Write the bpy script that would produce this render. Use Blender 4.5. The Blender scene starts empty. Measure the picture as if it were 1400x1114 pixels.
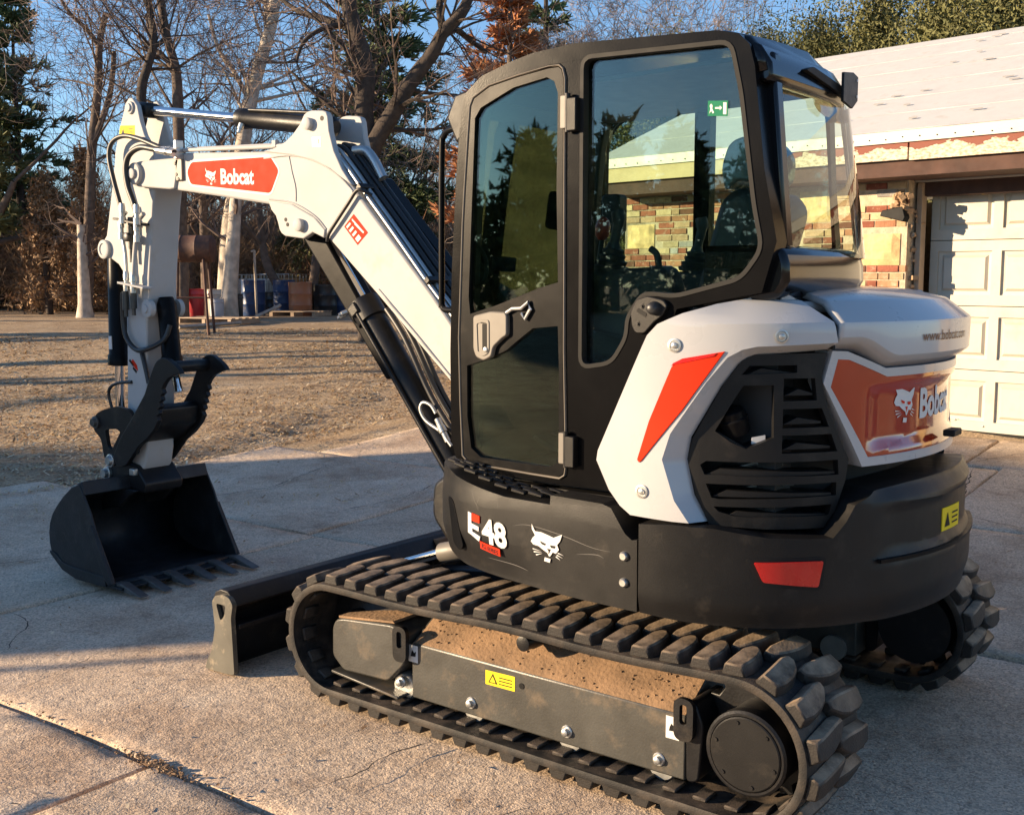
import bpy, bmesh, math, random
from mathutils import Vector, Matrix, noise
from mathutils.geometry import tessellate_polygon
R = math.radians
scene = bpy.context.scene
col = scene.collection

# ------------------------------------------------------------------ camera
cam_d = bpy.data.cameras.new('camera'); cam = bpy.data.objects.new('camera', cam_d); col.objects.link(cam)
CAM = Vector((-2.307, 3.956, 1.709)); YAW, PITCH = R(-52.42), R(-6.6)
_f = Vector((math.cos(YAW)*math.cos(PITCH), math.sin(YAW)*math.cos(PITCH), math.sin(PITCH)))
_r = Vector((math.sin(YAW), -math.cos(YAW), 0)); _u = _r.cross(_f)
cam.matrix_world = Matrix(((_r.x, _u.x, -_f.x, CAM.x), (_r.y, _u.y, -_f.y, CAM.y), (_r.z, _u.z, -_f.z, CAM.z), (0, 0, 0, 1)))
cam_d.sensor_width = 36.0; cam_d.lens = 39.21; cam_d.clip_start = .05; cam_d.clip_end = 2000
scene.camera = cam

# ------------------------------------------------------------------ sky and sun
SUN_EL, SUN_YAW = R(12.0), R(43.0)       # low sun from the left of the photographer
world = bpy.data.worlds.new('World'); scene.world = world; world.use_nodes = True
wn = world.node_tree.nodes; wl = world.node_tree.links
sky = wn.new('ShaderNodeTexSky'); sky.sky_type = 'NISHITA'; sky.sun_disc = False
sky.sun_elevation = SUN_EL; sky.sun_rotation = R(90) - SUN_YAW
sky.altitude = 1500; sky.air_density = 1.0; sky.dust_density = .1; sky.ozone_density = 3.0
bg = wn['Background']; bg.inputs['Strength'].default_value = .098
wl.new(sky.outputs['Color'], bg.inputs['Color'])
sun_d = bpy.data.lights.new('sun', 'SUN'); sun = bpy.data.objects.new('sun', sun_d); col.objects.link(sun)
sun_d.energy = 4.8; sun_d.angle = R(.53); sun_d.color = (1.0, .75, .48)
_l = Vector((-math.cos(SUN_YAW)*math.cos(SUN_EL), -math.sin(SUN_YAW)*math.cos(SUN_EL), -math.sin(SUN_EL)))
sun.rotation_euler = _l.to_track_quat('-Z', 'Y').to_euler(); sun.location = (10, 12, 8)
vs = scene.view_settings; vs.view_transform = 'Standard'; vs.look = 'None'; vs.gamma = 1; vs.use_curve_mapping = False
vs.exposure = 1.38
scene.cycles.max_bounces = 8; scene.cycles.transparent_max_bounces = 24
scene.cycles.use_denoising = True

# ------------------------------------------------------------------ helpers
def lnk(o, parent=None):
    col.objects.link(o)
    if parent is not None: o.parent = parent
    return o
def tag(o, label, cat, group=None, kind=None):
    if label: o['label'] = label
    if cat: o['category'] = cat
    if group: o['group'] = group
    if kind: o['kind'] = kind
    return o
def empty(name, loc=(0, 0, 0)):
    o = bpy.data.objects.new(name, None); o.empty_display_size = .1; o.location = loc; return lnk(o)
def mk(name, V, F, mat=None, parent=None, smooth=None, bev=0, loc=None):
    me = bpy.data.meshes.new(name); me.from_pydata([tuple(v) for v in V], [], F)
    bm = bmesh.new(); bm.from_mesh(me); bmesh.ops.recalc_face_normals(bm, faces=bm.faces); bm.to_mesh(me); bm.free()
    if smooth is not None:
        me.shade_smooth(); me.set_sharp_from_angle(angle=R(smooth))
    if mat: me.materials.append(mat)
    o = lnk(bpy.data.objects.new(name, me), parent)
    if loc is not None: o.location = loc
    if bev: bevel(o, bev)
    return o
def bevel(o, w, seg=2, ang=35):
    m = o.modifiers.new('bevel', 'BEVEL'); m.width = w; m.segments = seg; m.limit_method = 'ANGLE'; m.angle_limit = R(ang)
    o.data.shade_smooth(); o.data.set_sharp_from_angle(angle=R(ang))
    return o
class MB:
    def __init__(s): s.V = []; s.F = []
    def add(s, V, F):
        b = len(s.V); s.V += [tuple(v) for v in V]; s.F += [tuple(i+b for i in f) for f in F]; return s
    def box(s, c, d, rot=None):
        x, y, z = d[0]/2, d[1]/2, d[2]/2
        V = [Vector(p) for p in ((-x,-y,-z),(x,-y,-z),(x,y,-z),(-x,y,-z),(-x,-y,z),(x,-y,z),(x,y,z),(-x,y,z))]
        if rot is not None: V = [rot @ v for v in V]
        return s.add([v+Vector(c) for v in V], [(0,3,2,1),(4,5,6,7),(0,1,5,4),(1,2,6,5),(2,3,7,6),(3,0,4,7)])
    def cyl(s, p0, p1, r0, r1=None, n=16):
        return s.tube([p0, p1], [r0, r0 if r1 is None else r1], n)
    def tube(s, pts, r, n=8, caps=True):
        pts = [Vector(p) for p in pts]; k = len(pts)
        if not isinstance(r, (list, tuple)): r = [r]*k
        V = []; F = []; up = None
        for i, p in enumerate(pts):
            t = (pts[min(i+1, k-1)]-pts[max(i-1, 0)])
            t = t.normalized() if t.length > 1e-9 else Vector((0, 0, 1))
            if up is None: up = Vector((0, 0, 1)) if abs(t.z) < .9 else Vector((1, 0, 0))
            a = t.cross(up)
            if a.length < 1e-6: a = t.orthogonal()
            a.normalize(); b = a.cross(t).normalized(); up = b
            for j in range(n):
                q = 2*math.pi*j/n; V.append(p+(a*math.cos(q)+b*math.sin(q))*r[i])
        for i in range(k-1):
            for j in range(n):
                F.append((i*n+j, i*n+(j+1) % n, (i+1)*n+(j+1) % n, (i+1)*n+j))
        if caps: F.append(tuple(range(n))[::-1]); F.append(tuple((k-1)*n+j for j in range(n)))
        return s.add(V, F)
    def lathe(s, p0, axis, prof, n=24):          # prof: (distance along axis, radius)
        ax = Vector(axis).normalized(); a = ax.orthogonal().normalized(); b = ax.cross(a); V = []; F = []
        for d, r in prof:
            for j in range(n):
                q = 2*math.pi*j/n; V.append(Vector(p0)+ax*d+(a*math.cos(q)+b*math.sin(q))*r)
        for i in range(len(prof)-1):
            for j in range(n): F.append((i*n+j, i*n+(j+1) % n, (i+1)*n+(j+1) % n, (i+1)*n+j))
        F.append(tuple(range(n))[::-1]); F.append(tuple((len(prof)-1)*n+j for j in range(n)))
        return s.add(V, F)
    def prism(s, poly, a, b, fn, holes=()):
        """extrude a 2D outline (with holes) between a and b; fn(u, v, w) -> point"""
        loops = [list(poly)]+[list(h) for h in holes]
        flat = [q for l in loops for q in l]; n = len(flat)
        V = [fn(u, v, a) for u, v in flat]+[fn(u, v, b) for u, v in flat]; F = []
        if holes:
            for t in tessellate_polygon([[Vector((u, v, 0)) for u, v in l] for l in loops]):
                F.append(tuple(t)); F.append(tuple(i+n for i in reversed(t)))
        else:
            F.append(tuple(range(n))); F.append(tuple(range(n, 2*n))[::-1])
        o = 0
        for l in loops:
            k = len(l)
            for i in range(k): F.append((o+i, o+(i+1) % k, n+o+(i+1) % k, n+o+i))
            o += k
        return s.add(V, F)
    def mk(s, name, mat=None, parent=None, smooth=None, bev=0, loc=None):
        return mk(name, s.V, s.F, mat, parent, smooth, bev, loc)
XZ = lambda u, v, w: (u, w, v)
def spline(pts, n=6):
    P = [Vector(p) for p in pts]; out = []
    for i in range(len(P)-1):
        p0, p1, p2, p3 = P[max(i-1, 0)], P[i], P[i+1], P[min(i+2, len(P)-1)]
        for k in range(n):
            t = k/n
            out.append(.5*((2*p1)+(p2-p0)*t+(2*p0-5*p1+4*p2-p3)*t*t+(3*p1-p0-3*p2+p3)*t**3))
    return out+[P[-1]]
def rounded(poly, r, n=4):
    """round the corners of a 2D outline"""
    out = []; k = len(poly)
    for i in range(k):
        a, b, c = Vector(poly[i-1]), Vector(poly[i]), Vector(poly[(i+1) % k])
        d1, d2 = (a-b), (c-b); rr = min(r, d1.length*.45, d2.length*.45)
        p, q = b+d1.normalized()*rr, b+d2.normalized()*rr
        for j in range(n+1):
            t = j/n; out.append(tuple(p*(1-t)**2+b*2*t*(1-t)+q*t*t))
    return out
def copy_tree(o, parent=None):
    c = o.copy(); lnk(c, parent)
    for ch in list(o.children): copy_tree(ch, c)
    return c

# ------------------------------------------------------------------ materials
def nodes(name):
    m = bpy.data.materials.new(name); m.use_nodes = True; nt = m.node_tree
    return m, nt, nt.nodes['Principled BSDF']
def mat(name, c, rough=.5, metal=0., var=.12, scale=6., bump=0., bscale=80., coat=0., dirt=None, rand=0., spec=.5, rvar=.1, sheen=0.):
    """dirt = (colour, amount 0..1, noise scale, upward bias)"""
    m, nt, P = nodes(name); N = nt.nodes; L = nt.links
    tc = N.new('ShaderNodeTexCoord')
    nz = N.new('ShaderNodeTexNoise'); nz.inputs['Scale'].default_value = scale; nz.inputs['Detail'].default_value = 6
    L.new(tc.outputs['Object'], nz.inputs['Vector'])
    mr = N.new('ShaderNodeMapRange'); mr.inputs['From Min'].default_value = .3; mr.inputs['From Max'].default_value = .7
    mr.inputs['To Min'].default_value = 1-var; mr.inputs['To Max'].default_value = 1+var
    L.new(nz.outputs['Fac'], mr.inputs['Value'])
    mul = N.new('ShaderNodeVectorMath'); mul.operation = 'SCALE'; mul.inputs[0].default_value = c
    if rand:
        oi = N.new('ShaderNodeObjectInfo'); m2 = N.new('ShaderNodeMapRange')
        m2.inputs['To Min'].default_value = 1-rand; m2.inputs['To Max'].default_value = 1+rand
        L.new(oi.outputs['Random'], m2.inputs['Value']); mm = N.new('ShaderNodeMath'); mm.operation = 'MULTIPLY'
        L.new(mr.outputs[0], mm.inputs[0]); L.new(m2.outputs[0], mm.inputs[1]); L.new(mm.outputs[0], mul.inputs['Scale'])
    else: L.new(mr.outputs[0], mul.inputs['Scale'])
    out = mul.outputs[0]
    if dirt:
        dc, amt, dsc, up = dirt
        dn = N.new('ShaderNodeTexNoise'); dn.inputs['Scale'].default_value = dsc; dn.inputs['Detail'].default_value = 8; dn.inputs['Roughness'].default_value = .65
        L.new(tc.outputs['Object'], dn.inputs['Vector'])
        dr = N.new('ShaderNodeMapRange'); dr.inputs['From Min'].default_value = .62-.35*amt; dr.inputs['From Max'].default_value = .82-.2*amt
        L.new(dn.outputs['Fac'], dr.inputs['Value']); fac = dr.outputs[0]
        if up:
            ge = N.new('ShaderNodeNewGeometry'); sx = N.new('ShaderNodeSeparateXYZ'); L.new(ge.outputs['Normal'], sx.inputs[0])
            ur = N.new('ShaderNodeMapRange'); ur.inputs['From Min'].default_value = .2; ur.inputs['From Max'].default_value = .9
            ur.inputs['To Min'].default_value = 1-up; ur.inputs['To Max'].default_value = 1.
            L.new(sx.outputs['Z'], ur.inputs['Value']); ml = N.new('ShaderNodeMath'); ml.operation = 'MULTIPLY'
            L.new(fac, ml.inputs[0]); L.new(ur.outputs[0], ml.inputs[1]); fac = ml.outputs[0]
        mx = N.new('ShaderNodeMix'); mx.data_type = 'RGBA'; mx.inputs['B'].default_value = (*dc, 1)
        L.new(fac, mx.inputs['Factor']); L.new(out, mx.inputs['A']); out = mx.outputs['Result']
    L.new(out, P.inputs['Base Color'])
    rr = N.new('ShaderNodeMapRange'); rr.inputs['To Min'].default_value = max(.03, rough-rvar); rr.inputs['To Max'].default_value = min(1, rough+rvar)
    n3 = N.new('ShaderNodeTexNoise'); n3.inputs['Scale'].default_value = scale*3.1; n3.inputs['Detail'].default_value = 5
    L.new(tc.outputs['Object'], n3.inputs['Vector']); L.new(n3.outputs['Fac'], rr.inputs['Value']); L.new(rr.outputs[0], P.inputs['Roughness'])
    P.inputs['Metallic'].default_value = metal; P.inputs['Coat Weight'].default_value = coat; P.inputs['Coat Roughness'].default_value = .06
    P.inputs['Specular IOR Level'].default_value = spec
    if bump:
        bn = N.new('ShaderNodeTexNoise'); bn.inputs['Scale'].default_value = bscale; bn.inputs['Detail'].default_value = 4
        L.new(tc.outputs['Object'], bn.inputs['Vector'])
        bp = N.new('ShaderNodeBump'); bp.inputs['Strength'].default_value = min(1, bump); bp.inputs['Distance'].default_value = .01*max(1, bump)
        L.new(bn.outputs['Fac'], bp.inputs['Height']); L.new(bp.outputs[0], P.inputs['Normal'])
    return m
def glass(name, tint, refl=1.0):
    m, nt, P = nodes(name); N = nt.nodes; L = nt.links; N.remove(P)
    tr = N.new('ShaderNodeBsdfTransparent'); tr.inputs[0].default_value = (*tint, 1)
    gl = N.new('ShaderNodeBsdfGlossy'); gl.inputs['Roughness'].default_value = .015; gl.inputs[0].default_value = (refl, refl, refl, 1)
    fr = N.new('ShaderNodeFresnel'); fr.inputs['IOR'].default_value = 1.5; mx = N.new('ShaderNodeMixShader')
    L.new(fr.outputs[0], mx.inputs[0]); L.new(tr.outputs[0], mx.inputs[1]); L.new(gl.outputs[0], mx.inputs[2])
    L.new(mx.outputs[0], N['Material Output'].inputs['Surface'])
    return m
DUST = (.30, .22, .15)
M = dict(
 white=mat('white_paint', (.42, .425, .435), .30, var=.03, scale=3, coat=.35),
 boomwhite=mat('boom_white_paint', (.42, .42, .415), .6, var=.07, scale=4, spec=.10, dirt=((.38, .34, .29), .16, 4, 0)),
 black=mat('black_paint', (.0055, .0055, .006), .34, var=.25, scale=5, spec=.08, dirt=((.03, .026, .022), .15, 7, 0), bump=.04, bscale=250),
 cabblack=mat('cab_black_paint', (.0045, .0045, .005), .2, var=.2, scale=4, rvar=.04, spec=.08, bump=.03, bscale=180),
 cabgloss=mat('cab_gloss_paint', (.005, .005, .006), .16, var=.2, scale=4, rvar=.04, spec=.42),
 plastic=mat('black_plastic', (.0085, .0083, .0085), .45, var=.2, scale=5, spec=.24, dirt=((.030, .026, .022), .18, 9, 0), bump=.12, bscale=400),
 steel_black=mat('black_steel', (.008, .008, .009), .42, var=.3, scale=8, spec=.3, dirt=((.04, .033, .026), .2, 9, 0), bump=.08, bscale=120),
 bucketblk=mat('bucket_steel', (.013, .0145, .017), .5, var=.35, scale=7, spec=.4, dirt=((.045, .044, .042), .25, 9, 0), bump=.15, bscale=90),
 rubber=mat('rubber_belt', (.013, .0125, .0125), .65, var=.25, scale=10, spec=.3, dirt=((.13, .10, .075), .50, 8, .6), bump=.2, bscale=200),
 lug=mat('rubber_lug', (.012, .0118, .0125), .6, var=.25, scale=14, dirt=((.36, .27, .185), .80, 9, .93), bump=.2, bscale=150, rand=.2, spec=.3),
 bladeend=mat('sunlit_worn_blade_paint', (.075, .070, .056), .55, var=.25, scale=9, dirt=((.42, .33, .22), .2, 8, 0)),  # black end paint lightened to look sunlit, with some worn dusty patches
 frame=mat('frame_paint', (.050, .049, .044), .40, var=.25, scale=6, dirt=((.15, .115, .08), .24, 8, 0), bump=.08, bscale=120),
 mud=mat('dried_mud', (.235, .145, .08), .95, var=.32, scale=6, bump=.5, bscale=70, dirt=((.17, .11, .065), .30, 7, 0)),
 chrome=mat('chrome_rod', (.72, .70, .68), .12, 1., var=.04),
 zinc=mat('zinc', (.50, .50, .48), .38, .85, var=.1, scale=20),
 grey=mat('grey_handle', (.15, .135, .115), .5, var=.06),
 orange=mat('orange_decal', (.60, .032, .010), .6, var=.05, spec=.06),
 orangepanel=mat('shaded_orange_panel', (.36, .028, .008), .14, var=.05, coat=.8),  # orange darkened in its own colour so the rear reads as shaded
 red=mat('red_reflector', (.55, .008, .006), .28, var=.08, coat=.4),
 decalwhite=mat('decal_white', (.62, .61, .59), .6, var=.03, spec=.1),
 decalblack=mat('decal_black', (.016, .016, .016), .5, var=.03, spec=.1),
 decalbrown=mat('decal_lettering', (.16, .07, .04), .45, var=.03),
 yellow=mat('yellow_sticker', (.78, .58, .03), .6, var=.06, spec=.08),
 hose=mat('hose_rubber', (.02, .02, .021), .45, var=.2),
 seat=mat('seat_vinyl', (.02, .02, .021), .5, var=.2, bump=.1),
 wrap=mat('plastic_wrap', (.09, .09, .09), .2, var=.3, scale=12, bump=.8, bscale=18, coat=.5),
 interior=mat('cab_interior', (.025, .025, .026), .6, var=.2),
 knob=mat('red_knob', (.45, .05, .03), .4),
 green=mat('green_sticker', (.02, .16, .09), .6, spec=.05),
 trim=mat('door_seal', (.15, .13, .105), .55, var=.12),
 glass=glass('cab_glass', (.82, .945, .89)),
 doorglass=glass('door_glass', (.52, .66, .58)),
 rearglass=glass('rear_glass', (.76, .94, .84)),
 frontglass=glass('windscreen_glass', (.92, .96, .94), .1),
 sideglass=glass('front_glass', (.90, .95, .92)),
)
# ------------------------------------------------------------------ ground
def S(t): t = max(0., min(1., t)); return t*t*(3-2*t)
def H(x, y):
    d = math.hypot(x-CAM.x, y-CAM.y)
    return .37*S((-1.0-y)/8)-.085*S((x-1.0)/2.8)+.45*S((d-14)/14)
def concrete_mat():
    m, nt, P = nodes('concrete'); N = nt.nodes; L = nt.links
    tc = N.new('ShaderNodeTexCoord'); oi = N.new('ShaderNodeObjectInfo')
    def nz(sc, det=5, rough=.6, v=None):
        n = N.new('ShaderNodeTexNoise'); n.inputs['Scale'].default_value = sc; n.inputs['Detail'].default_value = det; n.inputs['Roughness'].default_value = rough
        L.new(v or tc.outputs['Object'], n.inputs['Vector']); return n.outputs['Fac']
    def ramp(f, *st):
        r = N.new('ShaderNodeValToRGB'); e = r.color_ramp.elements
        while len(e) < len(st): e.new(.5)
        for k, (p, c) in zip(e, st): k.position = p; k.color = (*c, 1)
        L.new(f, r.inputs[0]); return r.outputs[0]
    def mix(f, a, b, mode='MIX'):
        x = N.new('ShaderNodeMix'); x.data_type = 'RGBA'; x.blend_type = mode
        (L.new(f, x.inputs['Factor']) if not isinstance(f, float) else setattr(x.inputs['Factor'], 'default_value', f))
        L.new(a, x.inputs['A']); L.new(b, x.inputs['B']); return x.outputs['Result']
    base = ramp(nz(1.3, 6, .65), (.3, (.50, .39, .285)), (.5, (.60, .475, .355)), (.72, (.64, .53, .41)))
    # aggregate: fine pale and dark grit
    vo = N.new('ShaderNodeTexVoronoi'); vo.inputs['Scale'].default_value = 120; L.new(tc.outputs['Object'], vo.inputs['Vector'])
    grit = ramp(vo.outputs['Color'], (.1, (.50, .48, .47)), (.5, (1., 1., 1.)), (.9, (1.45, 1.4, 1.3)))
    c = mix(.75, base, grit, 'MULTIPLY')
    stain = ramp(nz(.85, 9, .72), (.28, (.40, .32, .27)), (.40, (.72, .66, .62)), (.52, (1, 1, 1)))
    c = mix(.8, c, stain, 'MULTIPLY')
    spots = ramp(nz(6.5, 8, .7), (.28, (.38, .33, .31)), (.36, (.8, .78, .76)), (.46, (1, 1, 1)))
    c = mix(.7, c, spots, 'MULTIPLY')
    # red-brown rubbed patches
    rp = ramp(nz(.9, 4, .5, ), (.60, (0, 0, 0)), (.75, (.35, .35, .35)))
    rr = N.new('ShaderNodeRGB'); rr.outputs[0].default_value = (.30, .17, .13, 1)
    c = mix(rp, c, rr.outputs[0])
    tint = N.new('ShaderNodeMapRange'); tint.inputs['To Min'].default_value = .86; tint.inputs['To Max'].default_value = 1.1; L.new(oi.outputs['Random'], tint.inputs['Value'])
    sc = N.new('ShaderNodeVectorMath'); sc.operation = 'SCALE'; L.new(c, sc.inputs[0]); L.new(tint.outputs[0], sc.inputs['Scale'])
    L.new(sc.outputs[0], P.inputs['Base Color']); P.inputs['Roughness'].default_value = .9; P.inputs['Specular IOR Level'].default_value = .25
    b1 = N.new('ShaderNodeBump'); b1.inputs['Strength'].default_value = .9; b1.inputs['Distance'].default_value = .005
    L.new(nz(120, 3, .6), b1.inputs['Height'])
    b2 = N.new('ShaderNodeBump'); b2.inputs['Strength'].default_value = .5; b2.inputs['Distance'].default_value = .02
    L.new(nz(14, 5, .6), b2.inputs['Height']); L.new(b1.outputs[0], b2.inputs['Normal']); L.new(b2.outputs[0], P.inputs['Normal'])
    return m
def dirt_mat():
    m, nt, P = nodes('yard_dirt'); N = nt.nodes; L = nt.links; tc = N.new('ShaderNodeTexCoord')
    def nz(sc, det=6, rough=.65, stretch=None):
        n = N.new('ShaderNodeTexNoise'); n.inputs['Scale'].default_value = sc; n.inputs['Detail'].default_value = det; n.inputs['Roughness'].default_value = rough
        v = tc.outputs['Object']
        if stretch:
            mp = N.new('ShaderNodeMapping'); mp.inputs['Scale'].default_value = stretch; L.new(v, mp.inputs[0]); v = mp.outputs[0]
        L.new(v, n.inputs['Vector']); return n.outputs['Fac']
    r = N.new('ShaderNodeValToRGB'); e = r.color_ramp.elements
    for k, (p, c) in zip([e[0], e[1], e.new(.5), e.new(.6)], ((.28, (.25, .18, .12, 1)), (.78, (.58, .48, .34, 1)), (.45, (.43, .33, .23, 1)), (.6, (.50, .40, .28, 1)))): k.position = p; k.color = c
    L.new(nz(2.2), r.inputs[0])
    r2 = N.new('ShaderNodeValToRGB'); r2.color_ramp.elements[0].position = .3; r2.color_ramp.elements[0].color = (.45, .40, .36, 1); r2.color_ramp.elements[1].position = .65; r2.color_ramp.elements[1].color = (1.25, 1.2, 1.1, 1)
    L.new(nz(38, 4), r2.inputs[0])
    mx = N.new('ShaderNodeMix'); mx.data_type = 'RGBA'; mx.blend_type = 'MULTIPLY'; mx.inputs['Factor'].default_value = .85
    L.new(r.outputs[0], mx.inputs['A']); L.new(r2.outputs[0], mx.inputs['B']); L.new(mx.outputs['Result'], P.inputs['Base Color'])
    P.inputs['Roughness'].default_value = .95; P.inputs['Specular IOR Level'].default_value = .15
    b = N.new('ShaderNodeBump'); b.inputs['Strength'].default_value = 1; b.inputs['Distance'].default_value = .03; L.new(nz(22, 6, .7), b.inputs['Height'])
    L.new(b.outputs[0], P.inputs['Normal'])
    return m
M['concrete'] = concrete_mat(); M['dirt'] = dirt_mat()
def on_slab(x, y): return -7.4 < x < 6.9 and -6.6 < y < 9.6
def Hd(x, y):                                        # surface of the soil sheet
    n = noise.noise(Vector((x*.9, y*.9, 3)))*.03+noise.noise(Vector((x*3.1, y*3.1, 7)))*.014
    d = max(x-6.75+.12*(y+1)*(y < -1)+.5*noise.noise(Vector((y*.7, x*.3, 1))), -6.4-y, y-9.4, -7.2-x)
    k = S(d/.7+.2)
    return H(x, y)-.07*(1-k)+k*(.012+n)
g = [math.sinh(t*5.3/90)*1.55 for t in range(-90, 91)]
xs = [2+q*.9 for q in g]; ys = [-2+q*.9 for q in g]; n = len(xs)
V = [(x, y, Hd(x, y)) for x in xs for y in ys]
F = [(i*n+j, (i+1)*n+j, (i+1)*n+j+1, i*n+j+1) for i in range(n-1) for j in range(n-1)]
ground = mk('ground', V, F, M['dirt'], smooth=60); tag(ground, 'tan dirt and dry straw yard stretching to the trees', 'ground', kind='structure')
random.seed(4)
drive = empty('driveway'); tag(drive, 'old jointed concrete driveway slabs under the excavator', 'driveway', kind='structure')
def slab(x0, x1, y0, y1, k):
    rnd = random.Random(k*7+1); dz = rnd.uniform(-.008, .010); tx, ty = rnd.uniform(-.004, .004), rnd.uniform(-.003, .003)
    g_ = .015; x0 += g_; x1 -= g_; y0 += g_; y1 -= g_
    nx, ny = max(10, int((x1-x0)/.09)), max(10, int((y1-y0)/.09))
    us = [0, .010/(x1-x0)]+[i/nx for i in range(1, nx)]+[1-.010/(x1-x0), 1]
    vs_ = [0, .010/(y1-y0)]+[i/ny for i in range(1, ny)]+[1-.010/(y1-y0), 1]
    V = []; F = []; cx, cy = (x0+x1)/2, (y0+y1)/2
    for i, u in enumerate(us):
        for j, v in enumerate(vs_):
            x = x0+(x1-x0)*u; y = y0+(y1-y0)*v
            e = i in (0, len(us)-1) or j in (0, len(vs_)-1)
            jx = .014*noise.noise(Vector((y*2.3, k, 0)))+.008*noise.noise(Vector((y*14, k, 0))) if i in (0, len(us)-1) else 0
            jy = .014*noise.noise(Vector((x*2.3, k, 5)))+.008*noise.noise(Vector((x*14, k, 5))) if j in (0, len(vs_)-1) else 0
            z = H(x, y)+dz+tx*(x-cx)+ty*(y-cy)+.004*noise.noise(Vector((x*1.5, y*1.5, k)))-(.010 if e else 0)
            V.append((x+jx, y+jy, z))
    nj = len(vs_)
    for i in range(len(us)-1):
        for j in range(nj-1): F.append((i*nj+j, (i+1)*nj+j, (i+1)*nj+j+1, i*nj+j+1))
    bd = [i*nj for i in range(len(us))]+[(len(us)-1)*nj+j for j in range(1, nj)]+[i*nj+nj-1 for i in range(len(us)-2, -1, -1)]+[j for j in range(nj-2, 0, -1)]
    b = len(V); V += [(V[i][0], V[i][1], V[i][2]-.09) for i in bd]
    for a in range(len(bd)): F.append((bd[a], bd[(a+1) % len(bd)], b+(a+1) % len(bd), b+a))
    mk('concrete_slab', V, F, M['concrete'], drive, smooth=50)
rows = [(4.7, 7.4, (-4.2, -1.6, 1.03, 3.6)), (1.72, 4.7, (-4.2, -1.75, 1.02, 3.75, 7.0)), (-1.28, 1.72, (-4.2, -1.9, 3.45, 7.0)),
        (-3.55, -1.28, (-4.2, -1.45, 1.1, 3.55, 6.6)), (-5.35, -3.55, (-4.2, -1.3, -.05, 2.2, 4.2, 5.9)), (-6.52, -5.35, (-4.2, -1.2, .25, 2.2, 4.3))]
k = 0
for y0, y1, xl in rows:
    for a, b in zip(xl[:-1], xl[1:]): slab(a, b, y0, y1, k); k += 1
# open cracks: thin ribbons of packed dark soil laid in the concrete
M['crack'] = mat('crack_soil', (.035, .027, .022), .95, var=.4, scale=30, bump=.8, bscale=120)
def crack(pts, w, seed):
    rnd = random.Random(seed); P = [Vector((x, y, 0)) for x, y in pts]; line = []
    for a, b in zip(P[:-1], P[1:]):
        m = max(2, int((b-a).length/.035))
        for i in range(m): line.append(a.lerp(b, i/m))
    line.append(P[-1]); V = []; F = []
    for i, p in enumerate(line):
        t = (line[min(i+1, len(line)-1)]-line[max(i-1, 0)]).normalized(); q = Vector((-t.y, t.x, 0))
        o = .022*noise.noise(Vector((i*.21, seed, 0)))+.008*rnd.uniform(-1, 1); ww = w*(.25+abs(noise.noise(Vector((i*.13, seed, 9))))*1.6)*(1 if 2 < i < len(line)-3 else .3)
        for s in (-1, 1):
            c = p+q*(o+s*ww); V.append((c.x, c.y, H(c.x, c.y)+.0155))
    for i in range(len(line)-1): F.append((2*i, 2*i+1, 2*i+3, 2*i+2))
    mk('crack', V, F, M['crack'], drive)
crack([(.34, .96), (.37, 1.17), (.36, 1.32), (.38, 1.51), (.44, 1.70)], .004, 1)
crack([(2.68, 1.40), (3.1, 1.03), (3.42, .98)], .007, 2)
crack([(3.86, -1.9), (3.75, -2.5), (3.96, -3.4)], .005, 3)
crack([(-.02, -3.7), (-.06, -4.3), (.12, -5.2)], .008, 4)
crack([(-.05, -3.9), (-.30, -3.75), (-.7, -3.62)], .007, 5)
crack([(.33, -5.0), (.1, -5.6), (-.2, -6.1)], .005, 6)
crack([(-1.3, .35), (-1.05, .30), (-.8, .33), (-.6, .28)], .004, 7)
crack([(1.6, 2.4), (1.35, 2.05), (1.05, 1.9)], .003, 8)
crack([(3.4, -1.6), (2.9, -2.1), (2.6, -2.9), (2.75, -3.5)], .006, 9)
crack([(4.6, .9), (4.3, .2), (4.5, -.6), (4.2, -1.2)], .006, 10)
crack([(2.1, 1.65), (2.3, 1.1), (2.15, .6)], .0035, 11)
crack([(-.35, 1.70), (-.2, 1.35), (-.3, 1.1)], .003, 12)
crack([(.25, -5.5), (-.3, -5.9), (-.6, -6.4)], .006, 13)
crack([(5.2, -1.4), (5.0, -2.2), (5.3, -3.2)], .007, 14)
# weeds and soil caught where the joints cross
mb = MB(); rnd = random.Random(9)
for i in range(420):
    if i < 260: a = rnd.gauss(0, .10); x, y = .98+a, 1.73+rnd.gauss(0, .018)
    else: x, y = rnd.uniform(-.5, 6), 1.72+rnd.gauss(0, .012)
    s = rnd.uniform(.0015, .006); z = H(x, y)-.001
    mb.box((x, y, z), (s*2, s*1.2, s), Matrix.Rotation(rnd.uniform(0, 6), 3, 'Z') @ Matrix.Rotation(rnd.uniform(-.5, .5), 3, 'X'))
tag(mb.mk('joint_debris', M['mud']), 'crumbs of soil and dead weed in the slab joints', 'debris', kind='stuff')
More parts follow.
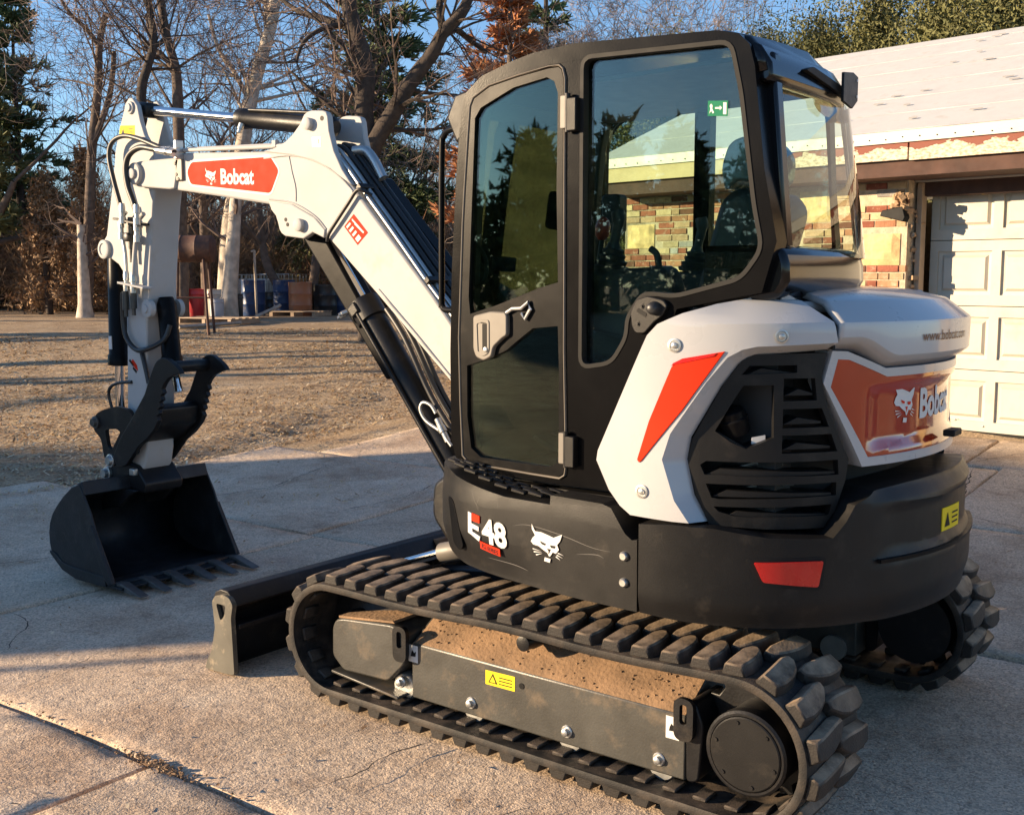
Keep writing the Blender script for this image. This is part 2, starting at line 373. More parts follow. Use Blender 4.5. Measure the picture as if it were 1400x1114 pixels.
# straw, wood chips and dead leaves lying on the yard and the far slabs
M['straw'] = mat('straw', (.50, .36, .19), .85, var=.3, scale=3); M['straw2'] = mat('dead_leaf', (.30, .17, .08), .85, var=.3, scale=3); M['chip'] = mat('pale_chip', (.62, .50, .33), .85, var=.3, scale=3)
mbs = [MB(), MB(), MB()]
rnd = random.Random(12)
def flake(m, x, y, L_, W_, lift):
    a = rnd.uniform(0, 6.283); t = rnd.uniform(-.5, .5)*lift; c, s = math.cos(a), math.sin(a); z = (Hd(x, y) if not on_slab(x, y) or x > 6.7 else H(x, y)+.012)+.004+abs(t)*L_
    m.add([(x-c*L_-s*W_, y-s*L_+c*W_, z-t*L_), (x-c*L_+s*W_, y-s*L_-c*W_, z-t*L_+W_*rnd.uniform(-.6, .6)), (x+c*L_+s*W_, y+s*L_-c*W_, z+t*L_), (x+c*L_-s*W_, y+s*L_+c*W_, z+t*L_+W_*rnd.uniform(-.6, .6))], [(0, 1, 2, 3)])
for i in range(70000):
    d = 8.8+(rnd.random()**1.35)*15; a = R(rnd.uniform(-62, -26)); x, y = CAM.x+d*math.cos(a), CAM.y+d*math.sin(a)
    if x < 6.5-.12*max(0, -y-1)*0 and rnd.random() < .97: continue
    if noise.noise(Vector((x*.55, y*.55, 2))) < rnd.uniform(-.6, .25): continue
    f = 1+d/22
    flake(mbs[rnd.choice((0, 0, 1, 2))], x, y, rnd.uniform(.006, .024)*f, rnd.uniform(.002, .0065)*f, .8)
for i in range(900):
    x, y = rnd.uniform(-1.5, 6), rnd.uniform(-6, 3.2)
    flake(mbs[rnd.choice((1, 1, 2))], x, y, rnd.uniform(.004, .016), rnd.uniform(.002, .006), .4)
for m_, nm, lb in zip(mbs, ('straw', 'dead_leaves', 'wood_chips'), ('loose dry straw strewn over the yard', 'brown dead leaves strewn over the yard', 'pale wood chips strewn over the yard')):
    tag(m_.mk(nm, M[{'straw': 'straw', 'dead_leaves': 'straw2', 'wood_chips': 'chip'}[nm]]), lb, nm.replace('_', ' '), kind='stuff')
# ------------------------------------------------------------------ garage
GW = Vector((math.cos(R(-7.7)), math.sin(R(-7.7)), 0)); GN = Vector((GW.y, -GW.x, 0)); GO = Vector((.616, -6.588, 0))
def gp(w, z, o=0.): p = GO+GW*w+GN*o; return (p.x, p.y, z)      # w along the front (image left), o inward
GP = lambda u, v, o: gp(u, v, o)
garage = empty('garage', tuple(GO)); tag(garage, 'brick garage with pale sheet roof and white panelled door behind the excavator', 'garage')
garage.matrix_world = Matrix.Translation(GO)
def gpart(mb, name, m, parent=None, smooth=None, bev=0):
    mb.V = [(v[0]-GO.x, v[1]-GO.y, v[2]) for v in mb.V]
    return mb.mk(name, m, parent or garage, smooth, bev)
def brick_mat(name, c, var=.2, bump=.6): return mat(name, c, .9, var=var, scale=14, bump=bump, bscale=70, rand=.22, spec=.2, dirt=((.55, .46, .34), .18, 12, 0))
BR = [brick_mat('brick_red', (.27, .095, .06)), brick_mat('brick_orange', (.36, .175, .10)), brick_mat('brick_tan', (.40, .27, .165)), brick_mat('brick_buff', (.46, .35, .21)), brick_mat('brick_dark', (.16, .075, .05)), brick_mat('brick_grey', (.30, .28, .26))]
M['mortar'] = mat('mortar', (.47, .38, .27), .95, var=.2, scale=20, bump=.7, bscale=90)
M['stone'] = mat('rough_stone', (.62, .44, .21), .92, var=.3, scale=7, bump=1., bscale=16, rand=.1)
M['roof'] = mat('roof_sheet', (.51, .505, .49), .85, var=.06, scale=5, bump=.3, bscale=160, dirt=((.40, .37, .33), .18, 5, 0))
M['drip'] = mat('drip_edge_metal', (.48, .45, .39), .45, var=.07, scale=6)
M['ply'] = mat('new_plywood', (.50, .38, .20), .7, var=.15, scale=4)
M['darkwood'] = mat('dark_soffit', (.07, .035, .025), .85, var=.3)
M['doorwhite'] = mat('door_white', (.47, .44, .37), .55, var=.05, scale=4, dirt=((.42, .36, .27), .22, 3.5, 0))
M['trimwood'] = mat('door_trim', (.36, .27, .19), .7, var=.15)
def peel_mat():
    m, nt, P = nodes('peeling_paint'); N = nt.nodes; L = nt.links; tc = N.new('ShaderNodeTexCoord')
    mp = N.new('ShaderNodeMapping'); mp.inputs['Scale'].default_value = (1, 1, 2.2); L.new(tc.outputs['Object'], mp.inputs[0])
    nz = N.new('ShaderNodeTexNoise'); nz.inputs['Scale'].default_value = 5; nz.inputs['Detail'].default_value = 8; nz.inputs['Roughness'].default_value = .6; L.new(mp.outputs[0], nz.inputs['Vector'])
    sx = N.new('ShaderNodeSeparateXYZ'); L.new(tc.outputs['Object'], sx.inputs[0])
    zr = N.new('ShaderNodeMapRange'); zr.inputs['From Min'].default_value = 2.74; zr.inputs['From Max'].default_value = 2.90; zr.inputs['To Min'].default_value = .32; zr.inputs['To Max'].default_value = -.12; L.new(sx.outputs['Z'], zr.inputs['Value'])
    ad = N.new('ShaderNodeMath'); ad.operation = 'ADD'; L.new(nz.outputs['Fac'], ad.inputs[0]); L.new(zr.outputs[0], ad.inputs[1])
    gt = N.new('ShaderNodeMapRange'); gt.inputs['From Min'].default_value = .52; gt.inputs['From Max'].default_value = .545; L.new(ad.outputs[0], gt.inputs['Value'])
    n2 = N.new('ShaderNodeTexNoise'); n2.inputs['Scale'].default_value = 30; n2.inputs['Detail'].default_value = 5; L.new(mp.outputs[0], n2.inputs['Vector'])
    r = N.new('ShaderNodeValToRGB'); r.color_ramp.elements[0].position = .35; r.color_ramp.elements[0].color = (.33, .25, .17, 1); r.color_ramp.elements[1].position = .6; r.color_ramp.elements[1].color = (.64, .55, .42, 1); L.new(n2.outputs['Fac'], r.inputs[0])
    mx = N.new('ShaderNodeMix'); mx.data_type = 'RGBA'; mx.inputs['A'].default_value = (.20, .065, .042, 1); L.new(gt.outputs[0], mx.inputs['Factor']); L.new(r.outputs[0], mx.inputs['B'])
    L.new(mx.outputs['Result'], P.inputs['Base Color']); P.inputs['Roughness'].default_value = .8
    b = N.new('ShaderNodeBump'); b.inputs['Strength'].default_value = .8; b.inputs['Distance'].default_value = .006; b.invert = True; L.new(gt.outputs[0], b.inputs['Height']); L.new(b.outputs[0], P.inputs['Normal'])
    return m
M['peel'] = peel_mat()
random.seed(21)
Zb, Zt = .24, 2.72
wall = gpart(MB().prism([(.50, Zb), (3.84, Zb), (3.84, 2.62), (.50, 2.62)], -.185, .05, GP), 'wall', M['mortar'])
# gable side and back so the building is closed
gpart(MB().prism([(-.185, Zb), (6.0, Zb), (6.0, 2.85), (2.93, 4.38), (-.185, 2.85)], 3.55, 3.835, lambda u, v, o: gp(o, v, u)), 'gable_wall', M['mortar'])
gpart(MB().prism([(-5.6, Zb), (3.6, Zb), (3.6, 2.8), (-5.6, 2.8)], 5.8, 6.0, GP), 'rear_wall', M['mortar'])
gpart(MB().prism([(-.185, Zb), (6.0, Zb), (6.0, 2.85), (2.93, 4.38), (-.185, 2.85)], -5.6, -5.4, lambda u, v, o: gp(o, v, u)), 'gable_wall', M['mortar'])
gpart(MB().prism([(-5.4, Zb), (-4.6, Zb), (-4.6, 2.62), (-5.4, 2.62)], -.2, .05, GP), 'pier', M['stone'])
stones = [(.56, .98, 1.83, 2.12), (1.25, 1.62, 2.25, 2.55), (1.72, 2.02, 1.95, 2.20), (2.42, 2.80, 1.99, 2.24), (3.42, 3.80, 2.04, 2.30), (2.95, 3.22, 1.58, 1.80), (1.3, 1.75, 1.58, 1.8), (3.5, 3.8, 1.58, 1.80), (.56, .86, 1.2, 1.5), (2.2, 2.6, .9, 1.2), (1.2, 1.6, .6, .9)]
def lump(w0, w1, z0, z1, d, seed, nx=6, nz_=5):
    V = []; F = []
    for i in range(nx+1):
        for j in range(nz_+1):
            e = i in (0, nx) or j in (0, nz_); w = w0+(w1-w0)*i/nx; z = z0+(z1-z0)*j/nz_
            o = -.19-(.004 if e else d*(.55+.45*noise.noise(Vector((w*9, z*9, seed)))))
            V.append(gp(w, z, o))
    for i in range(nx):
        for j in range(nz_): F.append((i*(nz_+1)+j, (i+1)*(nz_+1)+j, (i+1)*(nz_+1)+j+1, i*(nz_+1)+j+1))
    m = MB(); m.add(V, F); return m
for k, (a, b, c, d) in enumerate(stones): gpart(lump(a, b, c, d, .045, k), 'stone', M['stone'], wall)
CH = .0693; rest = [MB() for _ in BR]
c0 = 0
for c in range(int((2.60-Zb)/CH)):
    z0 = Zb+c*CH; w = .47+(.0 if c % 2 else -.10)+random.uniform(-.03, .03)
    while w < 3.83:
        L_ = .205 if random.random() < .82 else .10
        a, b = max(w, .495+random.uniform(0, .05) if z0 > .3 else .5), min(w+L_, 3.835); w += L_+.011
        if b-a < .04: continue
        if any(a < s[1]+.004 and b > s[0]-.004 and z0 < s[3] and z0+CH-.011 > s[2] for s in stones): continue
        if a < 1.05 and z0 > 2.38 and random.random() < .45: continue       # broken away under the eave
        mi = random.choices(range(6), (26, 20, 22, 14, 10, 6))[0]; pr = -.19-random.uniform(.003, .011)
        m = MB().prism([(a, z0+.004), (b, z0+.004), (b, z0+CH-.007), (a, z0+CH-.007)], pr, -.15, GP)
        if z0 > 1.52: gpart(m, 'brick', BR[mi], wall, bev=.003)
        else: rest[mi].add(m.V, m.F)
for m, b in zip(rest, BR):
    if m.V: tag(gpart(m, 'brick_courses', b, wall), None, None, kind='stuff')
# broken brick and mortar at the pier's edge
m = MB(); rnd = random.Random(3)
for i in range(46):
    z = rnd.uniform(.3, 2.55); s = rnd.uniform(.02, .055)
    m.box(gp(.49+rnd.uniform(-.05, .03), z, -.12+rnd.uniform(-.05, .12)), (s, s*.8, s*.9), Matrix.Rotation(rnd.uniform(0, 3), 3, 'Z') @ Matrix.Rotation(rnd.uniform(0, 3), 3, 'X'))
for i in range(26):
    s = rnd.uniform(.02, .06); m.box(gp(.53+rnd.uniform(-.07, .10), 2.40+rnd.uniform(-.09, .09), -.24+rnd.uniform(-.03, .05)), (s*1.3, s, s*.8), Matrix.Rotation(rnd.uniform(0, 3), 3, 'Z') @ Matrix.Rotation(rnd.uniform(0, 3), 3, 'X'))
tag(gpart(m, 'broken_masonry', BR[2], wall), None, None, kind='stuff')
b = MB().prism([(.72, 2.28), (.49, 2.22), (.47, 2.26), (.50, 2.36), (.70, 2.33)], -.30, -.2, GP); gpart(b, 'broken_bracket', M['decalblack'], wall, bev=.008)
# eave: soffit, fascia boards, drip edge, roof sheets
EO, EZ = -.65, 2.99; ridge = (2.95, 4.47); slope = (ridge[1]-EZ)/(ridge[0]-EO)
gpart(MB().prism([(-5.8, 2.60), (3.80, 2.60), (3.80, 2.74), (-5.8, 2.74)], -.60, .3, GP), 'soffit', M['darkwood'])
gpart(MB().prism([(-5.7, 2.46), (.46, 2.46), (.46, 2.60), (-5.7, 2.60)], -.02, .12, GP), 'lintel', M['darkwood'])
for a, b, m_, dz in ((2.16, 3.88, 'ply', 0), (.30, 2.15, 'peel', .004), (-2.1, .285, 'peel', -.006), (-5.8, -2.11, 'peel', 0)):
    gpart(MB().prism([(a, 2.735+dz), (b, 2.735+dz), (b, 2.915), (a, 2.915)], EO, EO+.03, GP), 'fascia_board', M[m_], bev=.002)
dr = gpart(MB().prism([(EO-.022, 2.885), (EO-.004, 2.885), (EO-.004, 2.972), (EO+.09, 3.01), (EO+.085, 3.02), (EO-.022, 2.985)], -5.8, 3.90, lambda u, v, w: gp(w, v, u)), 'drip_edge', M['drip'])
sc = MB().lathe((0, 0, 0), -GN, [(0, .006), (.004, .006), (.006, .003)], 8); sc0 = None
w = 3.75
while w > -2.5:
    q = gp(w, 2.92+random.uniform(-.012, .012), EO-.0235)
    if sc0 is None: sc0 = sc.mk('screw', M['decalblack'], dr); o = sc0
    else: o = sc0.copy(); lnk(o, dr)
    o.location = (q[0]-GO.x, q[1]-GO.y, q[2]); w -= .155
roof = gpart(MB().prism([(EO+.06, EZ), (ridge[0], ridge[1]-.02), (6.6, 2.97), (6.6, 2.90), (ridge[0], 4.36), (EO+.06, 2.92)], -5.8, 3.86, lambda u, v, w: gp(w, v, u)), 'roof', M['roof'])
# overlapping roofing sheets, each a thin strip with its own lower edge
sw = .56; k = 0; o = EO-.02; random.seed(5)
while o < ridge[0]-.05:
    w = 3.90; o1 = min(o+sw+.05, ridge[0]+.02)
    z0, z1 = EZ+slope*(o-EO)+.0105, EZ+slope*(o1-EO)+.0
    for w1 in ((-.35 if k % 2 else -1.6), -5.82):
        V = []; F = []; nseg = 36
        for i in range(nseg+1):
            ww = w+(w1-w)*i/nseg; j = .004*noise.noise(Vector((ww*1.7, k, 0)))+.003*noise.noise(Vector((ww*9, k, 0)))
            V += [gp(ww, z0+j, o+j), gp(ww, z1+.006, o1), gp(ww, z0-.003, o+j)]
        for i in range(nseg): F += [(3*i, 3*i+1, 3*i+4, 3*i+3), (3*i, 3*i+3, 3*i+5, 3*i+2)]
        m = MB(); m.add(V, F); gpart(m, 'roofing_sheet', M['roof'], roof, smooth=40); w = w1+.02
    o += sw; k += 1
# lifted tab marks on the roof
tabm = mat('roof_scuff', (.34, .31, .27), .9); tm = None
for i in range(26):
    o = random.uniform(-.4, 2.7); w = random.uniform(-1.3, 1.2); z = EZ+slope*(o-EO)+.0175+.006
    m = MB(); hw = random.uniform(.03, .06)
    gpart(m.add([gp(w-hw, z, o), gp(w+hw, z, o), gp(w+hw, z+slope*.022+.004, o+.022), gp(w-hw, z+slope*.022+.004, o+.022)], [(0, 1, 2, 3)]), 'scuff', tabm, roof)
# sectional door, set back behind the brick pier
door = gpart(MB().prism([(-4.55, .30), (.43, .30), (.43, 2.62), (-4.55, 2.62)], .03, .06, GP), 'garage_door', M['doorwhite'])
def section(z0, z1, k):
    m = MB(); a, b = .43, -4.55; pw = .50; gap = .085
    xs_ = []; w = a-.075
    while w-pw > b: xs_.append((w, w-pw)); w -= pw+gap
    holes = [[(p, z0+.10), (q, z0+.10), (q, z1-.10), (p, z1-.10)] for p, q in xs_]
    m.prism([(a, z0+.004), (b, z0+.004), (b, z1-.004), (a, z1-.004)], -.004, .028, GP, holes)
    for p, q in xs_:
        r = [[(p, q, z0+.10, z1-.10), .018], [(p-.035, q+.035, z0+.135, z1-.135), .022], [(p-.06, q+.06, z0+.16, z1-.16), .0]]
        V = []
        for (x, y, c, d), o in r: V += [gp(x, c, o), gp(y, c, o), gp(y, d, o), gp(x, d, o)]
        F = [(8, 9, 10, 11)]
        for l in (0, 4): F += [(l+i, l+(i+1) % 4, l+4+(i+1) % 4, l+4+i) for i in range(4)]
        m.add(V, F)
    gpart(m, 'door_section', M['doorwhite'], door)
for k, z in enumerate((.30, .873, 1.457, 2.056)): section(z, (.873, 1.457, 2.056, 2.62)[k], k)
gpart(MB().prism([(-4.5, .285), (.43, .285), (.43, .31), (-4.5, .31)], -.012, .05, GP), 'bottom_seal', M['decalblack'], door)
for w0, z in ((.12, .40), (-.14, .36)): gpart(MB().lathe(gp(w0, z, -.004), -GN, [(0, .012), (.006, .010), (.009, .004)], 10), 'bolt', M['zinc'], door)
gpart(MB().prism([(-4.6, 2.585), (.50, 2.585), (.50, 2.66), (-4.6, 2.66)], -.075, -.02, GP), 'door_trim', M['drip'], bev=.004)
gpart(MB().prism([(.425, .3), (.475, .3), (.475, 2.58), (.425, 2.58)], -.07, .03, GP), 'door_trim', M['trimwood'], bev=.004)
gpart(MB().prism([(-4.6, 2.66), (.46, 2.66), (.46, 2.70), (-4.6, 2.70)], -.22, -.02, GP), 'door_trim', M['trimwood'], bev=.004)
m = MB(); rnd = random.Random(8)
for i in range(9): m.box(gp(-.02+rnd.uniform(-.07, .05), 2.52+rnd.uniform(-.05, .03), -.03+rnd.uniform(-.02, .01)), (.05, .04, .04), Matrix.Rotation(rnd.uniform(0, 3), 3, 'Y'))
door.location = (GN.x*.16, GN.y*.16, 0)
gpart(m, 'foam_patch', mat('expanding_foam', (.72, .55, .16), .8, bump=.8, bscale=60), door, bev=.012)
# ------------------------------------------------------------------ compact excavator
EX = empty('excavator'); tag(EX, 'white and black compact tracked excavator with orange decals parked on the concrete', 'excavator')
def part(mb, name, m, parent=None, smooth=None, bev=0): return mb.mk(name, M[m] if isinstance(m, str) else m, parent or EX, smooth, bev)
# ---- plan curve of the upper house: front edge, front-left corner, side, round rear, mirrored
def build_plan():
    p = [(.616, .05*i) for i in range(8)]
    p += [(.116+.5*math.cos(a*math.pi/48), .4+.5*math.sin(a*math.pi/48)) for a in range(25)]
    p += [(.116-.566*i/14, .9) for i in range(1, 15)]
    A, C, B = (-.45, .9), (-.835, .9), (1.173*math.cos(R(150)), 1.173*math.sin(R(150)))
    for i in range(1, 21):
        t = i/20; p.append(tuple((1-t)**2*A[k]+2*t*(1-t)*C[k]+t*t*B[k] for k in (0, 1)))
    p += [(1.173*math.cos(R(150+2.5*i)), 1.173*math.sin(R(150+2.5*i))) for i in range(1, 13)]
    p += [(x, -y) for x, y in p[::-1][1:]]
    n = len(p); N = []
    for i in range(n):
        a, b = p[max(0, i-1)], p[min(n-1, i+1)]; d = Vector((b[0]-a[0], b[1]-a[1])).normalized(); N.append((d.y, -d.x))
    s = [0]
    for i in range(1, n): s.append(s[-1]+math.hypot(p[i][0]-p[i-1][0], p[i][1]-p[i-1][1]))
    z = min(range(n), key=lambda i: math.hypot(p[i][0]-.116, p[i][1]-.9)); s = [q-s[z] for q in s]
    return p, N, s
PLN, PNN, PS = build_plan(); SC = 1.8612; S_END = PS[-1]
import bisect
def plan(s, off=0.):
    s = max(PS[0], min(PS[-1], s)); i = max(0, min(len(PS)-2, bisect.bisect_right(PS, s)-1)); t = (s-PS[i])/(PS[i+1]-PS[i])
    x, y = (PLN[i][k]*(1-t)+PLN[i+1][k]*t for k in (0, 1)); nx, ny = (PNN[i][k]*(1-t)+PNN[i+1][k]*t for k in (0, 1)); l = math.hypot(nx, ny)
    return x+nx/l*off, y+ny/l*off
def panel(name, poly, oo, oi, m, parent=None, holes=(), bev=.006, step=.045, zstep=None, offn=None, mirror=False):
    """a curved body panel: outline in (s, z) on the house plan, between outward offsets oo and oi"""
    bm = bmesh.new(); loops = [list(poly)]+[list(h) for h in holes]; flat = [q for l in loops for q in l]
    vs_ = [bm.verts.new((u, v, 0)) for u, v in flat]
    for t in tessellate_polygon([[Vector((u, v, 0)) for u, v in l] for l in loops]):
        try: bm.faces.new([vs_[i] for i in t])
        except ValueError: pass
    s0, s1 = min(q[0] for q in flat), max(q[0] for q in flat); z0, z1 = min(q[1] for q in flat), max(q[1] for q in flat)
    c = math.ceil(s0/step)*step
    while c < s1-.002:
        bmesh.ops.bisect_plane(bm, geom=bm.verts[:]+bm.edges[:]+bm.faces[:], plane_co=(c, 0, 0), plane_no=(1, 0, 0), dist=1e-5); c += step
    if zstep:
        c = math.ceil(z0/zstep)*zstep
        while c < z1-.002:
            bmesh.ops.bisect_plane(bm, geom=bm.verts[:]+bm.edges[:]+bm.faces[:], plane_co=(0, c, 0), plane_no=(0, 1, 0), dist=1e-5); c += zstep
    bmesh.ops.dissolve_limit(bm, angle_limit=.001, verts=[], edges=[e for e in bm.edges if abs(e.verts[0].co.x-e.verts[1].co.x) > 1e-4 and not e.is_boundary]) if not zstep else None
    ex = bmesh.ops.extrude_face_region(bm, geom=bm.faces[:])
    for v in ex['geom']:
        if isinstance(v, bmesh.types.BMVert): v.co.z = 1
    for v in bm.verts:
        s, z = v.co.x, v.co.y; o = oi if v.co.z > .5 else (oo+(offn(s, z) if offn else 0)); x, y = plan(s, o); v.co = (x, -y if mirror else y, z)
    bmesh.ops.recalc_face_normals(bm, faces=bm.faces)
    me = bpy.data.meshes.new(name); bm.to_mesh(me); bm.free(); me.materials.append(M[m])
    o = lnk(bpy.data.objects.new(name, me), parent or EX)
    me.shade_smooth(); me.set_sharp_from_angle(angle=R(30))
    if bev: bevel(o, bev, 2, 40)
    return o
def flat_text(txt, fnt_off=.02):
    cu = bpy.data.curves.new('lettering', 'FONT'); cu.body = txt; cu.size = 1; cu.offset = fnt_off; cu.resolution_u = 3; cu.fill_mode = 'BOTH' if hasattr(cu, 'fill_mode') else 'BOTH'
    o = bpy.data.objects.new('lettering', cu); col.objects.link(o); dg = bpy.context.evaluated_depsgraph_get()
    me = bpy.data.meshes.new_from_object(o.evaluated_get(dg)); V = [tuple(v.co[:2]) for v in me.vertices]; F = [tuple(p.vertices) for p in me.polygons]
    bpy.data.objects.remove(o); bpy.data.meshes.remove(me); bpy.data.curves.remove(cu)
    x0 = min(v[0] for v in V); x1 = max(v[0] for v in V); y0 = min(v[1] for v in V); y1 = max(v[1] for v in V)
    return [((a-x0)/(x1-x0), (b-y0)/(y1-y0)) for a, b in V], F
def lettering(name, txt, fn, m, parent, bold=.02):
    V, F = flat_text(txt, bold); return mk(name, [fn(a, b) for a, b in V], F, M[m], parent)
def decal(name, poly, fn, m, parent):
    me = [fn(a, b) for a, b in poly]; tri = tessellate_polygon([[Vector((a, b, 0)) for a, b in poly]]); return mk(name, me, [tuple(t) for t in tri], M[m], parent)
CAT_HEAD = [(.02, 1.0), (.12, .80), (.30, .80), (.48, .75), (.64, .70), (.88, .83), (.82, .63), (.74, .51), (.79, .38), (.71, .26), (.62, .28), (.56, .17), (.52, .14), (.47, .24), (.36, .30), (.22, .39), (.07, .41), (.0, .49), (.05, .60), (.12, .68), (.03, .84)]
CAT_EYES = [[(.26, .545), (.43, .49), (.41, .44), (.32, .46)], [(.54, .475), (.70, .475), (.68, .40), (.58, .40)], [(.46, .36), (.57, .36), (.535, .27), (.50, .20), (.51, .29)]]
CAT_CHIN = [[(.40, .10), (.56, .08), (.54, -.03), (.38, -.01)], [(.05, .30), (.30, .26), (.06, .27)], [(.08, .22), (.32, .23), (.09, .185)], [(.14, .14), (.34, .20), (.16, .11)], [(.76, .30), (.93, .24), (.76, .27)], [(.74, .24), (.90, .16), (.73, .21)], [(.72, .19), (.84, .09), (.70, .16)]]
def cat(fn, bgm, parent):
    h = decal('emblem', CAT_HEAD, lambda a, b: fn(a, b, .0), 'decalwhite', parent)
    for q in CAT_CHIN: decal('emblem_whisker', q, lambda a, b: fn(a, b, .0), 'decalwhite', parent)
    for q in CAT_EYES: decal('emblem_eye', q, lambda a, b: fn(a, b, .0012), bgm, parent)
    return h

# ---- crawler tracks
FC, FR, RC, RR = (.914, .272), .232, (-.863, .280), .240
def belt_path():
    P = []
    for i in range(41): t = i/40; P.append((RC[0]+(FC[0]-RC[0])*t, .040))
    for i in range(1, 24): a = -math.pi/2+math.pi*i/24; P.append((FC[0]+FR*math.cos(a), FC[1]+FR*math.sin(a)))
    for i in range(41):
        t = i/40; sag = .010*math.sin(math.pi*2*t)**2; P.append((FC[0]+(RC[0]-FC[0])*t, .504+.016*t-sag))
    for i in range(1, 24): a = math.pi/2+math.pi*i/24; P.append((RC[0]+RR*math.cos(a), RC[1]+RR*math.sin(a)))
    return [Vector((x, 0, z)) for x, z in P]
BP = belt_path(); BL = [0.]
for i in range(len(BP)): BL.append(BL[-1]+(BP[(i+1) % len(BP)]-BP[i]).length)
def belt_at(d):
    d %= BL[-1]; i = bisect.bisect_right(BL, d)-1; i = min(i, len(BP)-1); a, b = BP[i], BP[(i+1) % len(BP)]; t = (d-BL[i])/max(1e-9, BL[i+1]-BL[i])
    tg = (b-a).normalized(); return a.lerp(b, t), tg, Vector((tg.z, 0, -tg.x))       # point, tangent, outward
NL_ = 46; PITCH_L = BL[-1]/NL_
def make_track():
    V = []; F = []; n = len(BP)
    # cross-section (y, outward offset): rounded belt with a rim bead at both edges
    cs = [(.982, -.004), (.985, -.018), (.980, -.030), (.955, -.026), (.80, -.026), (.79, -.026), (.77, -.026), (.605, -.026), (.580, -.030), (.575, -.018), (.578, -.004), (.60, .0), (.78, .0), (.96, .0)]
    for i in range(n):
        a, b = BP[i-1], BP[(i+1) % n]; t = (b-a).normalized(); nn = Vector((t.z, 0, -t.x))
        for y, o in cs: V.append(BP[i]+nn*o+Vector((0, y, 0)))
    k = len(cs)
    for i in range(n):
        for j in range(k): F.append((i*k+j, i*k+(j+1) % k, ((i+1) % n)*k+(j+1) % k, ((i+1) % n)*k+j))
    tr = mk('track', V, F, M['rubber'], EX, smooth=40)
    # tread lug: a skewed tapered block; local x along travel, y across, z outward
    def lug(sgn):
        sec = [(0., -.036, .032, .034), (.05, -.043, .036, .037), (.11, -.039, .042, .037), (.16, -.025, .047, .036), (.208, .004, .043, .030)]   # y, x0, x1, height
        V = []; F = []
        for y, a, b, h in sec:
            V += [(a-.006, sgn*y, -.004), (a+.008, sgn*y, h), (b-.006, sgn*y, h), (b+.006, sgn*y, -.004)]
        for i in range(len(sec)-1):
            for j in range(4): F.append((i*4+j, i*4+(j+1) % 4, i*4+4+(j+1) % 4, i*4+4+j))
        F += [(0, 1, 2, 3), tuple(16+j for j in (3, 2, 1, 0))]
        o = mk('tread_lug', V, F, M['lug'], tr); bevel(o, .005, 1); return o
    lo, li = lug(-1), lug(1); first = {0: True, 1: True}
    rnd = random.Random(2)
    for i in range(NL_):
        for w, (src, y, ph) in enumerate(((lo, .972, 0.), (li, .588, .5))):
            p, t, o = belt_at((i+ph)*PITCH_L); 
            ob = src if first[w] else lnk(src.copy(), tr); first[w] = False
            # local x = travel, z = outward, y = machine left
            mtx = Matrix(((-t.x, 0, o.x, p.x), (0, 1, 0, y), (-t.z, 0, o.z, p.z), (0, 0, 0, 1)))
            ob.matrix_basis = mtx
    # drive lugs on the inner face
    dl = MB().box((0, 0, -.012), (.045, .045, .03)).mk('drive_lug', M['rubber'], tr); bevel(dl, .006, 1); f1 = True
    el = MB().box((0, 0, -.006), (.050, .075, .014)).mk('edge_lug', M['rubber'], tr); bevel(el, .004, 1); f2 = True
    for i in range(NL_):
        p, t, o = belt_at((i+.25)*PITCH_L); q = p-o*.028; yv = o.cross(t)
        for src, y in ((dl, .72), (el, .895)):
            ob = lnk(src.copy(), tr); ob.matrix_basis = Matrix(((t.x, yv.x, o.x, q.x), (t.y, yv.y, o.y, y), (t.z, yv.z, o.z, q.z), (0, 0, 0, 1)))
    bpy.data.objects.remove(dl); bpy.data.objects.remove(el)
    return tr
track = make_track()
t2 = copy_tree(track, EX); t2.location = (0, -1.56, 0)
